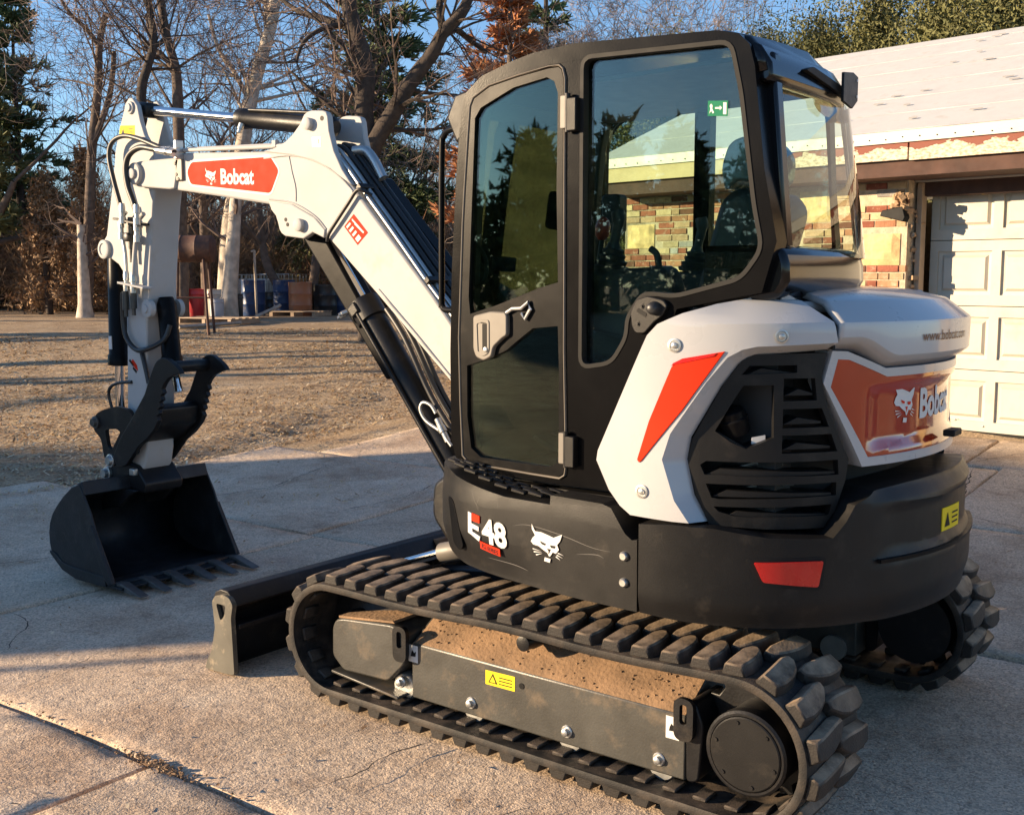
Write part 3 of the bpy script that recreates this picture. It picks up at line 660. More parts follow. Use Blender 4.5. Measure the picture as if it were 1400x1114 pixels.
def make_frame():
    m = MB().prism([(.885, .095), (.885, .312), (.735, .405), (.62, .405), (.62, .095)], -.648, .545, lambda u, v, w: (w, u, v)); fr = part(m, 'track_frame', 'frame', bev=.006)
    # dirt-covered deck of the frame
    V = []; F = []; nx, ny = 60, 8
    for i in range(nx+1):
        for j in range(ny+1):
            x = -.645+1.18*i/nx; t = j/ny; y = .882-.147*t; z = .3135+.091*t
            e = i in (0, nx) or j in (0, ny)
            V.append((x, y, z+(.001 if e else .004+.005*max(0, noise.noise(Vector((x*9, y*22, 1))))+.001*noise.noise(Vector((x*40, y*60, 2))))))
    for i in range(nx):
        for j in range(ny): F.append((i*(ny+1)+j, (i+1)*(ny+1)+j, (i+1)*(ny+1)+j+1, i*(ny+1)+j+1))
    mk('dried_mud', V, F, M['mud'], fr, smooth=60)
    mb = MB(); rnd = random.Random(6)
    for i in range(110):
        x = rnd.uniform(-.62, .5); t = rnd.uniform(.05, .95); s = rnd.uniform(.002, .006); mb.box((x, .882-.147*t, .320+.091*t), (s*1.6, s, s), Matrix.Rotation(rnd.uniform(0, 3), 3, 'Z'))
    tag(mb.mk('mud_crumbs', M['mud'], fr), None, None, kind='stuff')
    # front tensioner cover
    cv = [(.965, .300), (.945, .335), (.905, .347), (.630, .372), (.565, .352), (.556, .330), (.566, .225), (.655, .138), (.905, .128), (.968, .180)]
    c = part(MB().prism(rounded(cv, .02), .70, .905, XZ), 'tensioner_cover', 'frame', fr, bev=.008)
    part(MB().prism([(.93, .352), (.63, .385), (.62, .378), (.93, .343)], .66, .90, XZ), 'cover_lip', 'mud', fr)
    part(MB().prism([(.95, .130), (.58, .100), (.58, .088), (.95, .118)], .72, .93, XZ), 'guide_rail', 'frame', fr, bev=.004)
    # lifting eyes
    for x, z in ((.575, .325), (-.66, .330)):
        out = rounded([(x-.034, z-.085), (x+.034, z-.085), (x+.036, z+.055), (x-.036, z+.055)], .034, 6); hol = rounded([(x-.013, z-.03), (x+.013, z-.03), (x+.013, z+.035), (x-.013, z+.035)], .012, 4)
        part(MB().prism(out, .905, .925, XZ, [hol]), 'lifting_eye', 'steel_black', fr, bev=.004)
    for x in (.603, .247, -.186, -.553):
        part(MB().lathe((x, .60, .118), (0, 1, 0), [(0, .05), (.0, .056), (.05, .056), (.08, .045), (.19, .045), (.21, .056), (.262, .056), (.27, .050)], 24), 'roller', 'zinc', fr, 40)
        part(MB().lathe((x, .880, .143), (0, 1, 0), [(0, .023), (.008, .023), (.011, .020), (.011, .014), (.024, .013), (.027, .008)], 16), 'roller_bolt', 'zinc', fr, 40)
    part(MB().lathe((.005, .70, .42), (0, 1, 0), [(0, .032), (.14, .032), (.15, .028), (.19, .028), (.193, .02)], 20), 'carrier_roller', 'steel_black', fr, 40)
    # idler and sprocket
    part(MB().lathe((FC[0], .66, FC[1]), (0, 1, 0), [(0, .09), (.0, .20), (.09, .20), (.10, .17), (.13, .09), (.18, .08)], 32), 'idler', 'steel_black', fr, 40)
    sp = MB(); n = 15; prof = []
    for i in range(n):
        for da, r in ((-.11, .178), (-.05, .205), (.05, .205), (.11, .178)): a = 2*math.pi*i/n+da; prof.append((RC[0]-.005+r*math.cos(a), RC[1]+r*math.sin(a)))
    part(sp.prism(prof, .745, .785, XZ), 'sprocket', 'steel_black', fr, bev=.004)
    hub = part(MB().lathe((-.888, .62, .272), (0, 1, 0), [(0, .15), (.13, .15), (.14, .128), (.285, .128), (.292, .134), (.325, .134), (.331, .126), (.331, .119), (.325, .117)], 40), 'travel_motor', 'steel_black', fr, 35)
    part(MB().lathe((-.888, .940, .272), (0, 1, 0), [(0, .117), (.012, .116), (.015, .112)], 40), 'hub_cover', 'plastic', hub, 35)
    for a in (15, 75, 135, 195, 255, 315): part(MB().lathe((-.888+.100*math.cos(R(a)), .954, .272+.100*math.sin(R(a))), (0, 1, 0), [(0, .007), (.005, .006)], 10), 'cover_screw', 'steel_black', hub)
    part(MB().prism(rounded([(-.66, .10), (-.705, .11), (-.72, .30), (-.69, .37), (-.655, .37)], .02), .70, .90, XZ), 'frame_end', 'steel_black', fr, bev=.006)
    lb = decal('warning_sticker', [(.178, .286), (.043, .289), (.043, .234), (.178, .233)], lambda a, b: (a, .8862, b), 'yellow', fr)
    decal('warning_triangle', [(.165, .242), (.122, .242), (.143, .280)], lambda a, b: (a, .8871, b), 'decalblack', lb); decal('warning_triangle_inside', [(.157, .246), (.130, .246), (.143, .270)], lambda a, b: (a, .8878, b), 'yellow', lb)
    for k in range(3): decal('sticker_line', [(.115, .272-.012*k), (.055, .273-.012*k), (.055, .269-.012*k), (.115, .268-.012*k)], lambda a, b: (a, .8871, b), 'decalblack', lb)
    for a, b in (((.560, .305), (.512, .238)), ((-.577, .300), (-.626, .225))):
        st = decal('tie_down_sticker', [(a[0], a[1]), (b[0], a[1]), (b[0], b[1]), (a[0], b[1])], lambda u, v: (u, .8866, v), 'decalwhite', fr); cx, cz = (a[0]+b[0])/2, (a[1]+b[1])/2
        decal('hook_symbol', [(cx+.013, cz-.012), (cx-.012, cz-.010), (cx-.015, cz+.012), (cx-.006, cz+.004), (cx+.004, cz+.014), (cx+.010, cz+.002)], lambda u, v: (u, .8873, v), 'decalblack', st)
    part(MB().lathe((.012, .8855, .262), (0, 1, 0), [(0, .011), (.002, .011)], 14), 'drain_hole', 'decalblack', fr)
    return fr
frame = make_frame()
f2 = copy_tree(frame, EX); f2.scale = (1, -1, 1)
# centre undercarriage, slew ring, blade arms and blade
m = MB(); m.box((0, 0, .34), (1.0, 1.3, .20)); m.box((.55, .42, .30), (.6, .16, .16)); m.box((.55, -.42, .30), (.6, .16, .16)); part(m, 'undercarriage', 'steel_black', bev=.02)
part(MB().lathe((0, 0, .44), (0, 0, 1), [(0, .46), (.10, .46), (.10, .42), (.20, .42)], 40), 'slew_ring', 'steel_black', None, 35)
blade_prof = [(1.640, .315), (1.615, .345), (1.560, .358), (1.520, .350), (1.498, .322), (1.512, .262), (1.505, .13), (1.500, .012), (1.560, .004), (1.700, .0), (1.688, .035), (1.652, .09), (1.624, .20), (1.632, .265)]
blade = part(MB().prism([(1.52, .33), (1.50, .30), (1.565, .26), (1.590, .16), (1.610, .05), (1.655, -.03), (1.690, -.035), (1.700, -.02), (1.664, .07), (1.640, .17), (1.632, .25), (1.655, .30), (1.640, .345), (1.60, .362), (1.55, .360)], -.968, .968, XZ), 'dozer_blade', 'steel_black', bev=.006)
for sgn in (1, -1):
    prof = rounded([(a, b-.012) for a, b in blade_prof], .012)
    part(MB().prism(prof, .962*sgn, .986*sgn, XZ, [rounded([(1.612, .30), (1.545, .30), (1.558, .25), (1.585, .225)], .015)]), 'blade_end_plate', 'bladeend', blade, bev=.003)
part(MB().prism([(1.50, .215), (1.60, .215), (1.60, .195), (1.50, .195)], -.95, .95, XZ), 'blade_rib', 'steel_black', blade, bev=.003)
for y in (.55, .12, -.35, -.7): part(MB().prism([(1.515, .33), (1.60, .33), (1.62, .03), (1.57, .03)], y-.008, y+.008, XZ), 'gusset', 'steel_black', blade)
part(MB().prism([(1.46, .300), (1.50, .345), (1.53, .345), (1.50, .290)], -.86, -.35, XZ), 'rust_strip', mat('rust', (.22, .11, .05), .9, bump=.4), blade)
for sgn in (1, -1):
    m = MB(); m.prism([(.55, .33), (1.55, .20), (1.55, .07), (.55, .20)], .30*sgn, .40*sgn, XZ); part(m, 'blade_arm', 'steel_black', blade, bev=.01)
m = MB(); m.tube([(.72, .0, .52), (1.16, 0, .40)], .048, 16); part(m, 'blade_cylinder', 'grey', blade, 40); part(MB().tube([(1.16, 0, .40), (1.55, 0, .26)], .024, 12), 'blade_cylinder_rod', 'chrome', blade, 40)

# ---- upper house: lower skirts
fs = [(-1.15, .70), (-.42, .69), (-.20, .662), (.05, .648), (.38, .637), (.596, .634), (.594, .872), (.575, .868), (.55, .885), (.49, .962), (.455, .972), (.246, .976), (.246, .944), (.05, .947), (-.22, .987), (-.285, 1.002), (-.50, 1.00), (-1.15, .98)]
skirt = panel('side_skirt', fs, .020, -.10, 'plastic', zstep=.06, offn=lambda s, z: -.030*S((.80-z)/.16)*S((.35-s)/.5)-.008*S((z-.90)/.08), bev=.008)
panel('side_skirt', fs, .020, -.10, 'plastic', bev=.008, mirror=True)
# step tread on top of the skirt
stp = panel('step', [(-.30, .962), (-.02, .925), (.235, .912), (.235, .942), (.05, .944), (-.22, .982), (-.30, 1.0)], .005, -.15, 'plastic', bev=.004)
cleat = MB().box((0, 0, 0), (.062, .020, .014)).mk('step_cleat', M['plastic'], stp); bevel(cleat, .004, 1); fc = True
for r_ in range(4):
    for i in range(7):
        x = .40-.075*i-.03*(r_ % 2); y = .885-.028*r_-max(0, x-.18)**2*1.9
        if x < -.12+.0*r_: continue
        o = cleat if fc else lnk(cleat.copy(), stp); fc = False
        o.location = (x, y, .968+.060*S((x-.0)/.35)-.002); o.rotation_euler = (0, R(-7), R(-10)*S((x-.1)/.3))
for s_, z_ in ((.548, .812), (.548, .724)):
    x, y = plan(s_, .006); part(MB().lathe((x, y, z_), (0, 1, 0), [(0, .030), (.006, .034), (.010, .030)], 20), 'bolt_recess', 'decalblack', skirt, 40)
    part(MB().lathe((x, y+.008, z_), (0, 1, 0), [(0, .016), (.012, .016), (.018, .011), (.018, .006)], 14), 'skirt_bolt', 'zinc', skirt, 40)
panel('skirt_recess', rounded([(-.275, .905), (-.225, .895), (-.150, .735), (-.175, .715), (-.225, .735)], .02), .0225, .012, 'black', skirt, bev=.002)
sk = lambda s0, z0, w, h, o=.0235, skew=0.: (lambda a, b, d=0.: (*plan(s0+w*a, o+d), z0+h*b+skew*a))
# model lettering and emblem on the skirt
e0 = panel('model_badge', [(-.118, .795), (-.100, .790), (-.060, .772), (-.055, .790), (-.095, .802), (-.095, .815), (-.062, .808), (-.062, .824), (-.100, .832), (-.100, .868), (-.118, .872)], .0245, .020, 'decalwhite', skirt, bev=0)
panel('model_badge_block', [(-.096, .842), (-.058, .838), (-.058, .864), (-.096, .870)], .0247, .020, 'orange', skirt, bev=0)
lettering('model_badge_number', '48', lambda a, b: (*plan(-.052+.112*a+.010*(1-b), .0247), .772+.092*b-.012*a+.0), 'decalwhite', skirt, .035)
pb = panel('series_badge', [(-.052, .748), (.038, .732), (.034, .758), (-.056, .774)], .0245, .02, 'orange', skirt, bev=0)
lettering('series_badge_text', 'R2-SERIES', lambda a, b: (*plan(-.046+.074*a, .0262), .7515+.016*b-.0155*a), 'decalblack', skirt, .01)
cat(sk(.172, .748, .150, .122, .0245), 'plastic', skirt)
# fine scratches in the skirt plastic
M['scratch'] = mat('scratch', (.10, .095, .09), .6)
for pts in ([(-.10, .955), (-.085, .915), (-.06, .89)], [(-.06, .93), (-.075, .90), (-.062, .882)], [(.09, .85), (.16, .862), (.30, .846), (.42, .822), (.50, .818)], [(.02, .945), (.025, .90)], [(-.02, .72), (.10, .712), (.16, .70)], [(.36, .79), (.44, .80), (.47, .792)]):
    P_ = spline([(a, b, 0) for a, b in pts], 6); V = []
    for i, q in enumerate(P_): w_ = .0012*math.sin(math.pi*(i+.4)/len(P_)); V += [(*plan(q.x, .0218), q.y-w_), (*plan(q.x, .0218), q.y+w_)]
    mk('scratch', V, [(2*i, 2*i+1, 2*i+3, 2*i+2) for i in range(len(P_)-1)], M['scratch'], skirt)
# counterweight wrapping the rear
ct = [(.606, .634), (.606, .928), (.70, .936), (.84, .937), (1.0, .912), (1.205, .903), (1.25, .950), (1.285, 1.003), (1.375, 1.036), (1.55, 1.046), (1.70, 1.050), (SC, 1.052)]
ct = ct+[(2*SC-a, b) for a, b in ct[::-1][1:]]
low = [(.606, .634), (.75, .626), (1.0, .620), (1.3, .612), (SC, .608)]; low = low+[(2*SC-a, b) for a, b in low[::-1][1:]]
cwp = low[::-1]+ct[1:-1] if 0 else [ct[0]]+low[1:-1]+[ct[-1]]+ct[1:-1][::-1]
def cw_off(s, z):
    q = abs(s-SC); o = -.018*S((.70-z)/.09)
    o += .010*S((.806-z)/.006)*S((.50-q)/.05)           # lower bumper lip proud at the rear
    o -= .012*S((z-.83)/.01)*S((.985-z)/.01)*S((.46-q)/.05)
    o -= .030*S((z-.99)/.06)*S((.55-q)/.1)
    return o
cw = panel('counterweight', cwp, .032, -.22, 'plastic', zstep=.02, offn=cw_off, bev=.010)
panel('counterweight_rim', [(1.38, .806), (SC, .800), (2*SC-1.38, .806), (2*SC-1.38, .818), (SC, .812), (1.38, .818)], .050, .02, 'black', cw, bev=.004)
panel('reflector_recess', rounded([(.930, .848), (1.185, .848), (1.170, .738), (.975, .762)], .02), .0335, .02, 'decalblack', cw, bev=.002)
panel('rear_reflector', rounded([(.958, .836), (1.170, .836), (1.155, .753), (.986, .774)], .008), .041, .025, 'red', cw, bev=.004)
panel('warning_sticker', [(1.765, .930), (1.945, .926), (1.945, .846), (1.765, .850)], .0232, .01, 'yellow', cw, bev=0)
for tri in ([(1.785, .862), (1.835, .862), (1.81, .912)], [(1.855, .905), (1.925, .903), (1.925, .897), (1.855, .899)], [(1.855, .888), (1.925, .886), (1.925, .880), (1.855, .882)], [(1.855, .871), (1.925, .869), (1.925, .863), (1.855, .865)]):
    decal('sticker_print', tri, lambda a, b: (*plan(a, .0245), b), 'decalblack', cw)
# inner body closing the engine bay and right side
m = MB(); pts = [plan(s, -.16) for s in [PS[0]+i*(PS[-1]-PS[0])/80 for i in range(81)]]; pts = [(x, y) for x, y in pts if x < -.30]
part(m.prism(pts, .66, 1.42, lambda u, v, w: (u, v, w)), 'engine_bay', 'decalblack', None)
part(MB().prism([(-.3, -.88), (.5, -.80), (.56, -.3), (-.3, -.28)], .66, 1.45, lambda u, v, w: (u, v, w)), 'right_cover', 'white', None, bev=.06)
part(MB().prism([(-.35, .72), (.40, .70), (.52, .3), (.56, -.80), (-.35, -.85)], .64, .955, lambda u, v, w: (u, v, w)), 'floor_plate', 'steel_black', None)
# ---- white quarter panel with orange flash
GE = [(1.217, 1.488), (.969, 1.473), (.935, 1.463), (.904, 1.443), (.850, 1.374), (.751, 1.210), (.738, 1.139), (.766, 1.025), (.816, .944)]
GO_ = [(1.214, 1.512), (.955, 1.502), (.912, 1.492), (.870, 1.468), (.808, 1.390), (.698, 1.224), (.672, 1.140), (.714, 1.012), (.762, .944)]
wp = [(.600, 1.500), (.615, 1.531), (.650, 1.567), (.729, 1.602), (.827, 1.630), (.987, 1.655), (1.077, 1.662), (1.13, 1.640), (1.200, 1.576)]+GO_+[(.708, .944), (.563, .949), (.523, .975), (.480, 1.023), (.431, 1.116), (.436, 1.148)]
def rollz(z):            # how the body rolls inward towards the hood top
    t = [(1.572, 0.), (1.640, -.087), (1.668, -.21)]
    if z <= t[0][0]: return 0.
    for (a, p), (b, q) in zip(t[:-1], t[1:]):
        if z <= b: return p+(q-p)*(z-a)/(b-a)
    return t[-1][1]
wq = lambda s, z: rollz(z)*S((s-.62)/.30)
def ruled(name, A, B, oa, ob, m, parent, mirror):
    V = []; F = []; A2, B2 = [], []
    for i in range(len(A)-1):
        n = 6
        for k in range(n): t = k/n; A2.append(Vector(A[i]).lerp(Vector(A[i+1]), t)); B2.append(Vector(B[i]).lerp(Vector(B[i+1]), t))
    A2.append(Vector(A[-1])); B2.append(Vector(B[-1]))
    for p, q in zip(A2, B2):
        x, y = plan(p.x, oa); V.append((x, -y if mirror else y, p.y)); x, y = plan(q.x, ob); V.append((x, -y if mirror else y, q.y))
    for i in range(len(A2)-1): F.append((2*i, 2*i+1, 2*i+3, 2*i+2))
    return mk(name, V, F, M[m], parent, smooth=25)
for mir in (False, True):
    q = panel('quarter_panel', wp, .012, -.09, 'white', zstep=.02, step=.03, offn=wq, bev=0, mirror=mir)
    ruled('panel_return', GO_, GE, .0118, -.046, 'white', q, mir)
    if not mir: qp = q
    fl = panel('orange_flash', [(.699, 1.433), (.712, 1.450), (.734, 1.462), (.863, 1.487), (.737, 1.301), (.603, 1.130), (.594, 1.124), (.587, 1.133), (.627, 1.260)], .0165, .005, 'orange', q, bev=.002, mirror=mir)
    if not mir:
        panel('flash_line', [(.699, 1.437), (.709, 1.443), (.74, 1.450), (.83, 1.472), (.838, 1.482), (.735, 1.462), (.706, 1.447)], .0185, .0165, 'red', fl, bev=0)
    for s_, z_ in ((.708, 1.502), (1.028, 1.533), (.605, 1.031)):
        x, y = plan(s_, .013+wq(s_, z_)); x1, y1 = plan(s_, .05); d = Vector((x1-x, y1-y, 0)).normalized(); p = Vector((x, -y if mir else y, z_)); d = Vector((d.x, -d.y if mir else d.y, 0))
        part(MB().lathe(p, d, [(0, .022), (.003, .022), (.004, .017), (.001, .015), (.001, .010), (.006, .009), (.008, .005)], 18), 'panel_bolt', 'zinc', q, 40)
# ---- side grille
gr = [(.955, 1.475), (1.207, 1.479), (1.190, 1.40), (1.215, 1.310), (1.310, 1.136), (1.298, 1.067), (1.262, .976), (1.215, .922), (1.006, .925), (.820, .935), (.772, 1.025), (.742, 1.140), (.756, 1.205), (.856, 1.379), (.915, 1.454)]
op = [[(.890, 1.330), (.922, 1.378), (1.022, 1.380), (1.026, 1.215), (.935, 1.180), (.885, 1.200), (.832, 1.234)],
      [(.94, 1.440), (1.10, 1.442), (1.10, 1.418), (.915, 1.412)],
      [(1.055, 1.40), (1.165, 1.40), (1.175, 1.33), (1.055, 1.33)], [(1.055, 1.305), (1.195, 1.305), (1.225, 1.245), (1.055, 1.245)], [(1.055, 1.222), (1.235, 1.222), (1.262, 1.165), (1.055, 1.165)],
      [(.785, 1.125), (.805, 1.138), (1.265, 1.138), (1.27, 1.090), (.93, 1.092), (.86, 1.096), (.80, 1.094)], [(.805, 1.066), (1.262, 1.066), (1.262, 1.024), (.96, 1.020), (.85, 1.018), (.825, 1.022)], [(.832, .994), (1.245, .996), (1.235, .962), (.95, .962), (.90, .966), (.85, .978)]]
for mir in (False, True):
    g_ = panel('side_grille', gr, -.035, -.060, 'plastic', holes=op, bev=.006, mirror=mir, step=.06)
    for z0, s0, s1 in ((1.112, .80, 1.262), (1.044, .825, 1.25), (.978, .86, 1.23), (1.43, .93, 1.09), (1.365, 1.06, 1.165), (1.275, 1.06, 1.20), (1.195, 1.06, 1.24)):
        panel('grille_slat', [(s0, z0-.020), (s1, z0-.020), (s1, z0-.012), (s0+.05, z0+.002)], -.045, -.13, 'plastic', g_, bev=.003, mirror=mir)
    panel('grille_ledge', [(.835, 1.232), (.935, 1.182), (1.02, 1.212), (1.015, 1.205), (.935, 1.172), (.83, 1.225)], -.05, -.14, 'plastic', g_, bev=.002, mirror=mir)
    if not mir:
        x, y = plan(.905, -.10); part(MB().lathe((x, y, 1.225), (.1, .35, .9), [(0, .045), (.05, .048), (.055, .042), (.075, .040), (.08, .034), (.085, .014)], 22), 'filler_cap', 'black', g_, 40)
        panel('bay_sticker', [(.957, 1.192), (1.005, 1.200), (1.005, 1.220), (.957, 1.212)], -.062, -.068, 'decalwhite', g_, bev=0)
        part(MB().tube([(*plan(.90, -.13), 1.10), (*plan(.98, -.125), 1.12), (*plan(1.10, -.125), 1.115)], .006, 8), 'bay_pipe', 'zinc', g_, 40)
        part(MB().tube([(*plan(.94, -.13), 1.035), (*plan(1.02, -.125), 1.053), (*plan(1.15, -.125), 1.05)], .006, 8), 'bay_pipe', 'zinc', g_, 40)
# ---- rear door: orange panel with pale rim, white hood above
orr = [(1.208, 1.369), (1.239, 1.470), (1.300, 1.467), (1.475, 1.408), (SC, 1.408)]; orr_low = [(SC, 1.122), (1.379, 1.122)]
full = orr+[(2*SC-a, b) for a, b in orr[::-1][1:]]+[(2*SC-a, b) for a, b in orr_low[::-1]][0:2]+[orr_low[1]] if 0 else orr+[(2*SC-a, b) for a, b in orr[::-1][1:]]+[(2*SC-1.379, 1.122), (1.379, 1.122)]
rim = [(a+(.012 if a > SC else -.012)*(1 if abs(a-SC) > .02 else 0), b+(.014 if b > 1.3 else -.014)) for a, b in full]
INSET = [(1.224, 1.370), (1.250, 1.457), (1.296, 1.454), (1.472, 1.394), (SC, 1.394), (2*SC-1.472, 1.394), (2*SC-1.296, 1.454), (2*SC-1.250, 1.457), (2*SC-1.224, 1.370), (2*SC-1.392, 1.137), (1.392, 1.137)]
td = panel('tailgate', rim, -.032, -.12, 'white', holes=[INSET], bev=.005)
def tg_off(s, z):
    q = abs(s-SC); return -.020*S((.50-q)/.10)*S((z-1.155)/.03)*S((1.375-z)/.03)
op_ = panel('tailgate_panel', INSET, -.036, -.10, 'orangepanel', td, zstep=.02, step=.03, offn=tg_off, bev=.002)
cat(lambda a, b, d=0.: (*plan(1.545+.150*a, -.0535+d), 1.235+.138*b), 'orange', op_)
lettering('brand_lettering', 'Bobcat', lambda a, b: (*plan(1.722+.36*a, -.0535), 1.235+.105*b), 'decalwhite', op_, .035)
part(MB().box((-1.175, -.03, 1.178), (.04, .09, .024)), 'tailgate_latch', 'decalblack', td, bev=.005)
def hood_strip():
    V = []; F = []; S0, S1, n = 1.222, 2*SC-1.222, 72; prof = []
    for i in range(n+1):
        s = S0+(S1-S0)*i/n; q = abs(s-SC); k = S((SC-1.222-q)/.30)           # 0 at the ends, 1 in the middle
        zl = 1.480-.062*S((SC-1.30-q)/.18)
        c = [(-.050, zl), (.004, zl+.040), (.010, zl+.048), (.012, 1.564), (.010, 1.574), (-.070, 1.636), (-.082, 1.642), (-.20, 1.668), (-.40, 1.682), (-.62, 1.684)]
        for o, z in c: V.append((*plan(s, o), z))
        w = len(c)
    for i in range(n):
        for j in range(w-1): F.append((i*w+j, (i+1)*w+j, (i+1)*w+j+1, i*w+j+1))
    o = mk('rear_hood', V, F, M['white'], EX, smooth=21); md = o.modifiers.new('solid', 'SOLIDIFY'); md.thickness = .02; md.offset = -1; return o
hood = hood_strip()
# raised crease on the hood corner and seam to the quarter panel
panel('hood_seam', [(1.214, 1.490), (1.222, 1.490), (1.208, 1.578), (1.198, 1.578)], -.012, -.05, 'decalblack', hood, bev=0, step=.01)
lettering('web_address', 'www.bobcat.com', lambda a, b: (*plan(1.592+.37*a, .0136), 1.506+.034*b), 'decalbrown', hood, .01)
# top cover between hood, quarter panels and cab
V = []; F = []; prof = [plan(.90+(2*SC-1.8)*i/60, -.10) for i in range(61)]
m = MB(); top = [(x, y) for x, y in prof]; part(m.prism(top, 1.600, 1.636, lambda u, v, w: (u*.97, v*.97, w)), 'engine_hood', 'white', hood, bev=.02)
# ---- cab
CY0, CY1 = .76, -.20
cab_out = [(.395, .985), (.425, 1.04), (.445, 1.101), (.447, 1.436), (.437, 1.740), (.413, 2.086), (.396, 2.251), (.367, 2.377), (.292, 2.430), (.156, 2.466), (.060, 2.484), (-.112, 2.495), (-.644, 2.468), (-.718, 2.449), (-.755, 2.414), (-.774, 2.347), (-.813, 2.041), (-.860, 1.820), (-.815, 1.665), (-.520, 1.610), (-.275, .982)]
door_o = [(.384, 1.912), (.375, 2.031), (.354, 2.264), (.347, 2.331), (.330, 2.363), (.255, 2.399), (.127, 2.420), (-.009, 2.435), (-.055, 2.435), (-.073, 2.420), (-.083, 2.386), (-.083, 2.229), (-.083, 2.059), (-.085, 1.457), (-.093, 1.172), (-.097, 1.061), (-.090, 1.015), (-.064, .999), (.056, 1.002), (.274, 1.009), (.358, 1.014), (.390, 1.041), (.400, 1.250), (.405, 1.490)]
swin = rounded([(-.150, 2.440), (-.690, 2.424), (-.727, 2.274), (-.778, 1.933), (-.808, 1.80), (-.742, 1.712), (-.516, 1.656), (-.390, 1.665), (-.329, 1.580), (-.326, 1.515), (-.270, 1.428), (-.150, 1.408)], .035, 4)
cabf = part(MB().prism(cab_out, CY0, CY0-.075, XZ, [door_o, swin]), 'cab', 'cabblack', None, bev=.016)
def inset(poly, d):
    n = len(poly); out = []; a = sum(poly[i][0]*poly[(i+1) % n][1]-poly[(i+1) % n][0]*poly[i][1] for i in range(n)); sg = 1 if a > 0 else -1
    for i in range(n):
        p, q, r = Vector(poly[i-1]), Vector(poly[i]), Vector(poly[(i+1) % n]); e1, e2 = (q-p).normalized(), (r-q).normalized()
        n1, n2 = Vector((-e1.y, e1.x))*sg, Vector((-e2.y, e2.x))*sg; b = n1+n2
        b = b.normalized() if b.length > 1e-6 else n1
        out.append(tuple(q+b*d/max(.45, b.dot(n1))))
    return out
part(MB().prism(swin, CY0-.024, CY0-.030, XZ), 'side_window', 'glass', cabf)
part(MB().prism(inset(swin, -.012), CY0+.003, CY0-.03, XZ, [inset(swin, .003)]), 'window_seal', 'decalblack', cabf, bev=.003)
# right-hand side, mostly seen through the glass
cx_ = lambda a: a if a > -.5 else -.5+(a+.5)*.52
rout = [(cx_(a), b) for a, b in cab_out]
rw1 = rounded([(.37, 1.50), (.36, 2.30), (.30, 2.37), (-.08, 2.42), (-.08, 1.50)], .04); rw2 = rounded([(cx_(a), b) for a, b in ((-.15, 2.42), (-.72, 2.405), (-.755, 2.27), (-.83, 1.82), (-.76, 1.70), (-.15, 1.60))], .025); rw3 = rounded([(.36, 1.06), (.37, 1.44), (-.06, 1.44), (-.06, 1.30), (.20, 1.06)], .04)
part(MB().prism(rout, CY1, CY1+.05, XZ, [rw1, rw2, rw3]), 'right_side_frame', 'cabblack', cabf, bev=.012)
for r_ in (rw1, rw2, rw3): part(MB().prism(r_, CY1+.022, CY1+.027, XZ), 'right_window', 'sideglass', cabf)
# roof, crowned
V = []; F = []; rp = [(.385, 2.30), (.367, 2.377), (.292, 2.430), (.156, 2.466), (.060, 2.484), (-.112, 2.495), (-.35, 2.486), (-.644, 2.468), (-.735, 2.44), (-.79, 2.385), (-.80, 2.34)]; ys_ = [CY0-.02, .70, .55, .28, 0., -.14, CY1+.02]; cr = [0, .012, .022, .028, .022, .012, 0]
for (x, z) in rp:
    for y, c in zip(ys_, cr): V.append((x+(.115*S((.20-y)/.40) if x < -.6 else 0), y, z+c*(1 if z > 2.4 else .2)-.002))
w = len(ys_)
for i in range(len(rp)-1):
    for j in range(w-1): F.append((i*w+j, i*w+j+1, (i+1)*w+j+1, (i+1)*w+j))
rf = mk('roof', V, F, M['cabgloss'], cabf, smooth=50); md = rf.modifiers.new('solid', 'SOLIDIFY'); md.thickness = .05; md.offset = -1
part(MB().prism([(.33, 2.375), (-.70, 2.40), (-.70, 2.385), (.33, 2.36)], CY1+.06, CY0-.08, XZ), 'headliner', 'interior', cabf)
# roof edge moulding over the rear window with recessed flute
V = []; F = []; pf = [(-.70, 2.452), (-.775, 2.415), (-.812, 2.36), (-.818, 2.315), (-.80, 2.30), (-.76, 2.31), (-.70, 2.36)]; yr = [CY0-.03, .6, .4, .22, .12, .02, -.08, -.16, CY1+.01]
for y in yr:
    for x, z in pf: V.append((x+.115*S((.20-y)/.40), y, z-.02*S((.1-y)/.3)))
w = len(pf)
for i in range(len(yr)-1):
    for j in range(w): F.append((i*w+j, i*w+(j+1) % w, (i+1)*w+(j+1) % w, (i+1)*w+j))
F += [tuple(range(w)), tuple(len(V)-w+j for j in range(w))[::-1]]
rm = part(MB().add(V, F), 'rear_roof_edge', 'cabgloss', cabf, bev=.012)
part(MB().prism(rounded([(.10, 2.345), (.44, 2.385), (.50, 2.368), (.16, 2.322)], .015), -.800, -.8225, lambda u, v, w: (w-.004, u, v)), 'roof_flute', 'decalblack', rm, bev=.004)
part(MB().prism([(.235, 2.395), (.15, 2.405), (.105, 2.395), (.105, 2.315), (.15, 2.285), (.235, 2.30)], -.838, -.848, lambda u, v, w: (w, u, v)), 'lamp_bracket', 'steel_black', rm, bev=.002)
for z in (2.382, 2.328): part(MB().lathe((-.8485, .118, z), (-1, 0, 0), [(0, .005), (.002, .005)], 10), 'bracket_hole', 'decalwhite', rm)
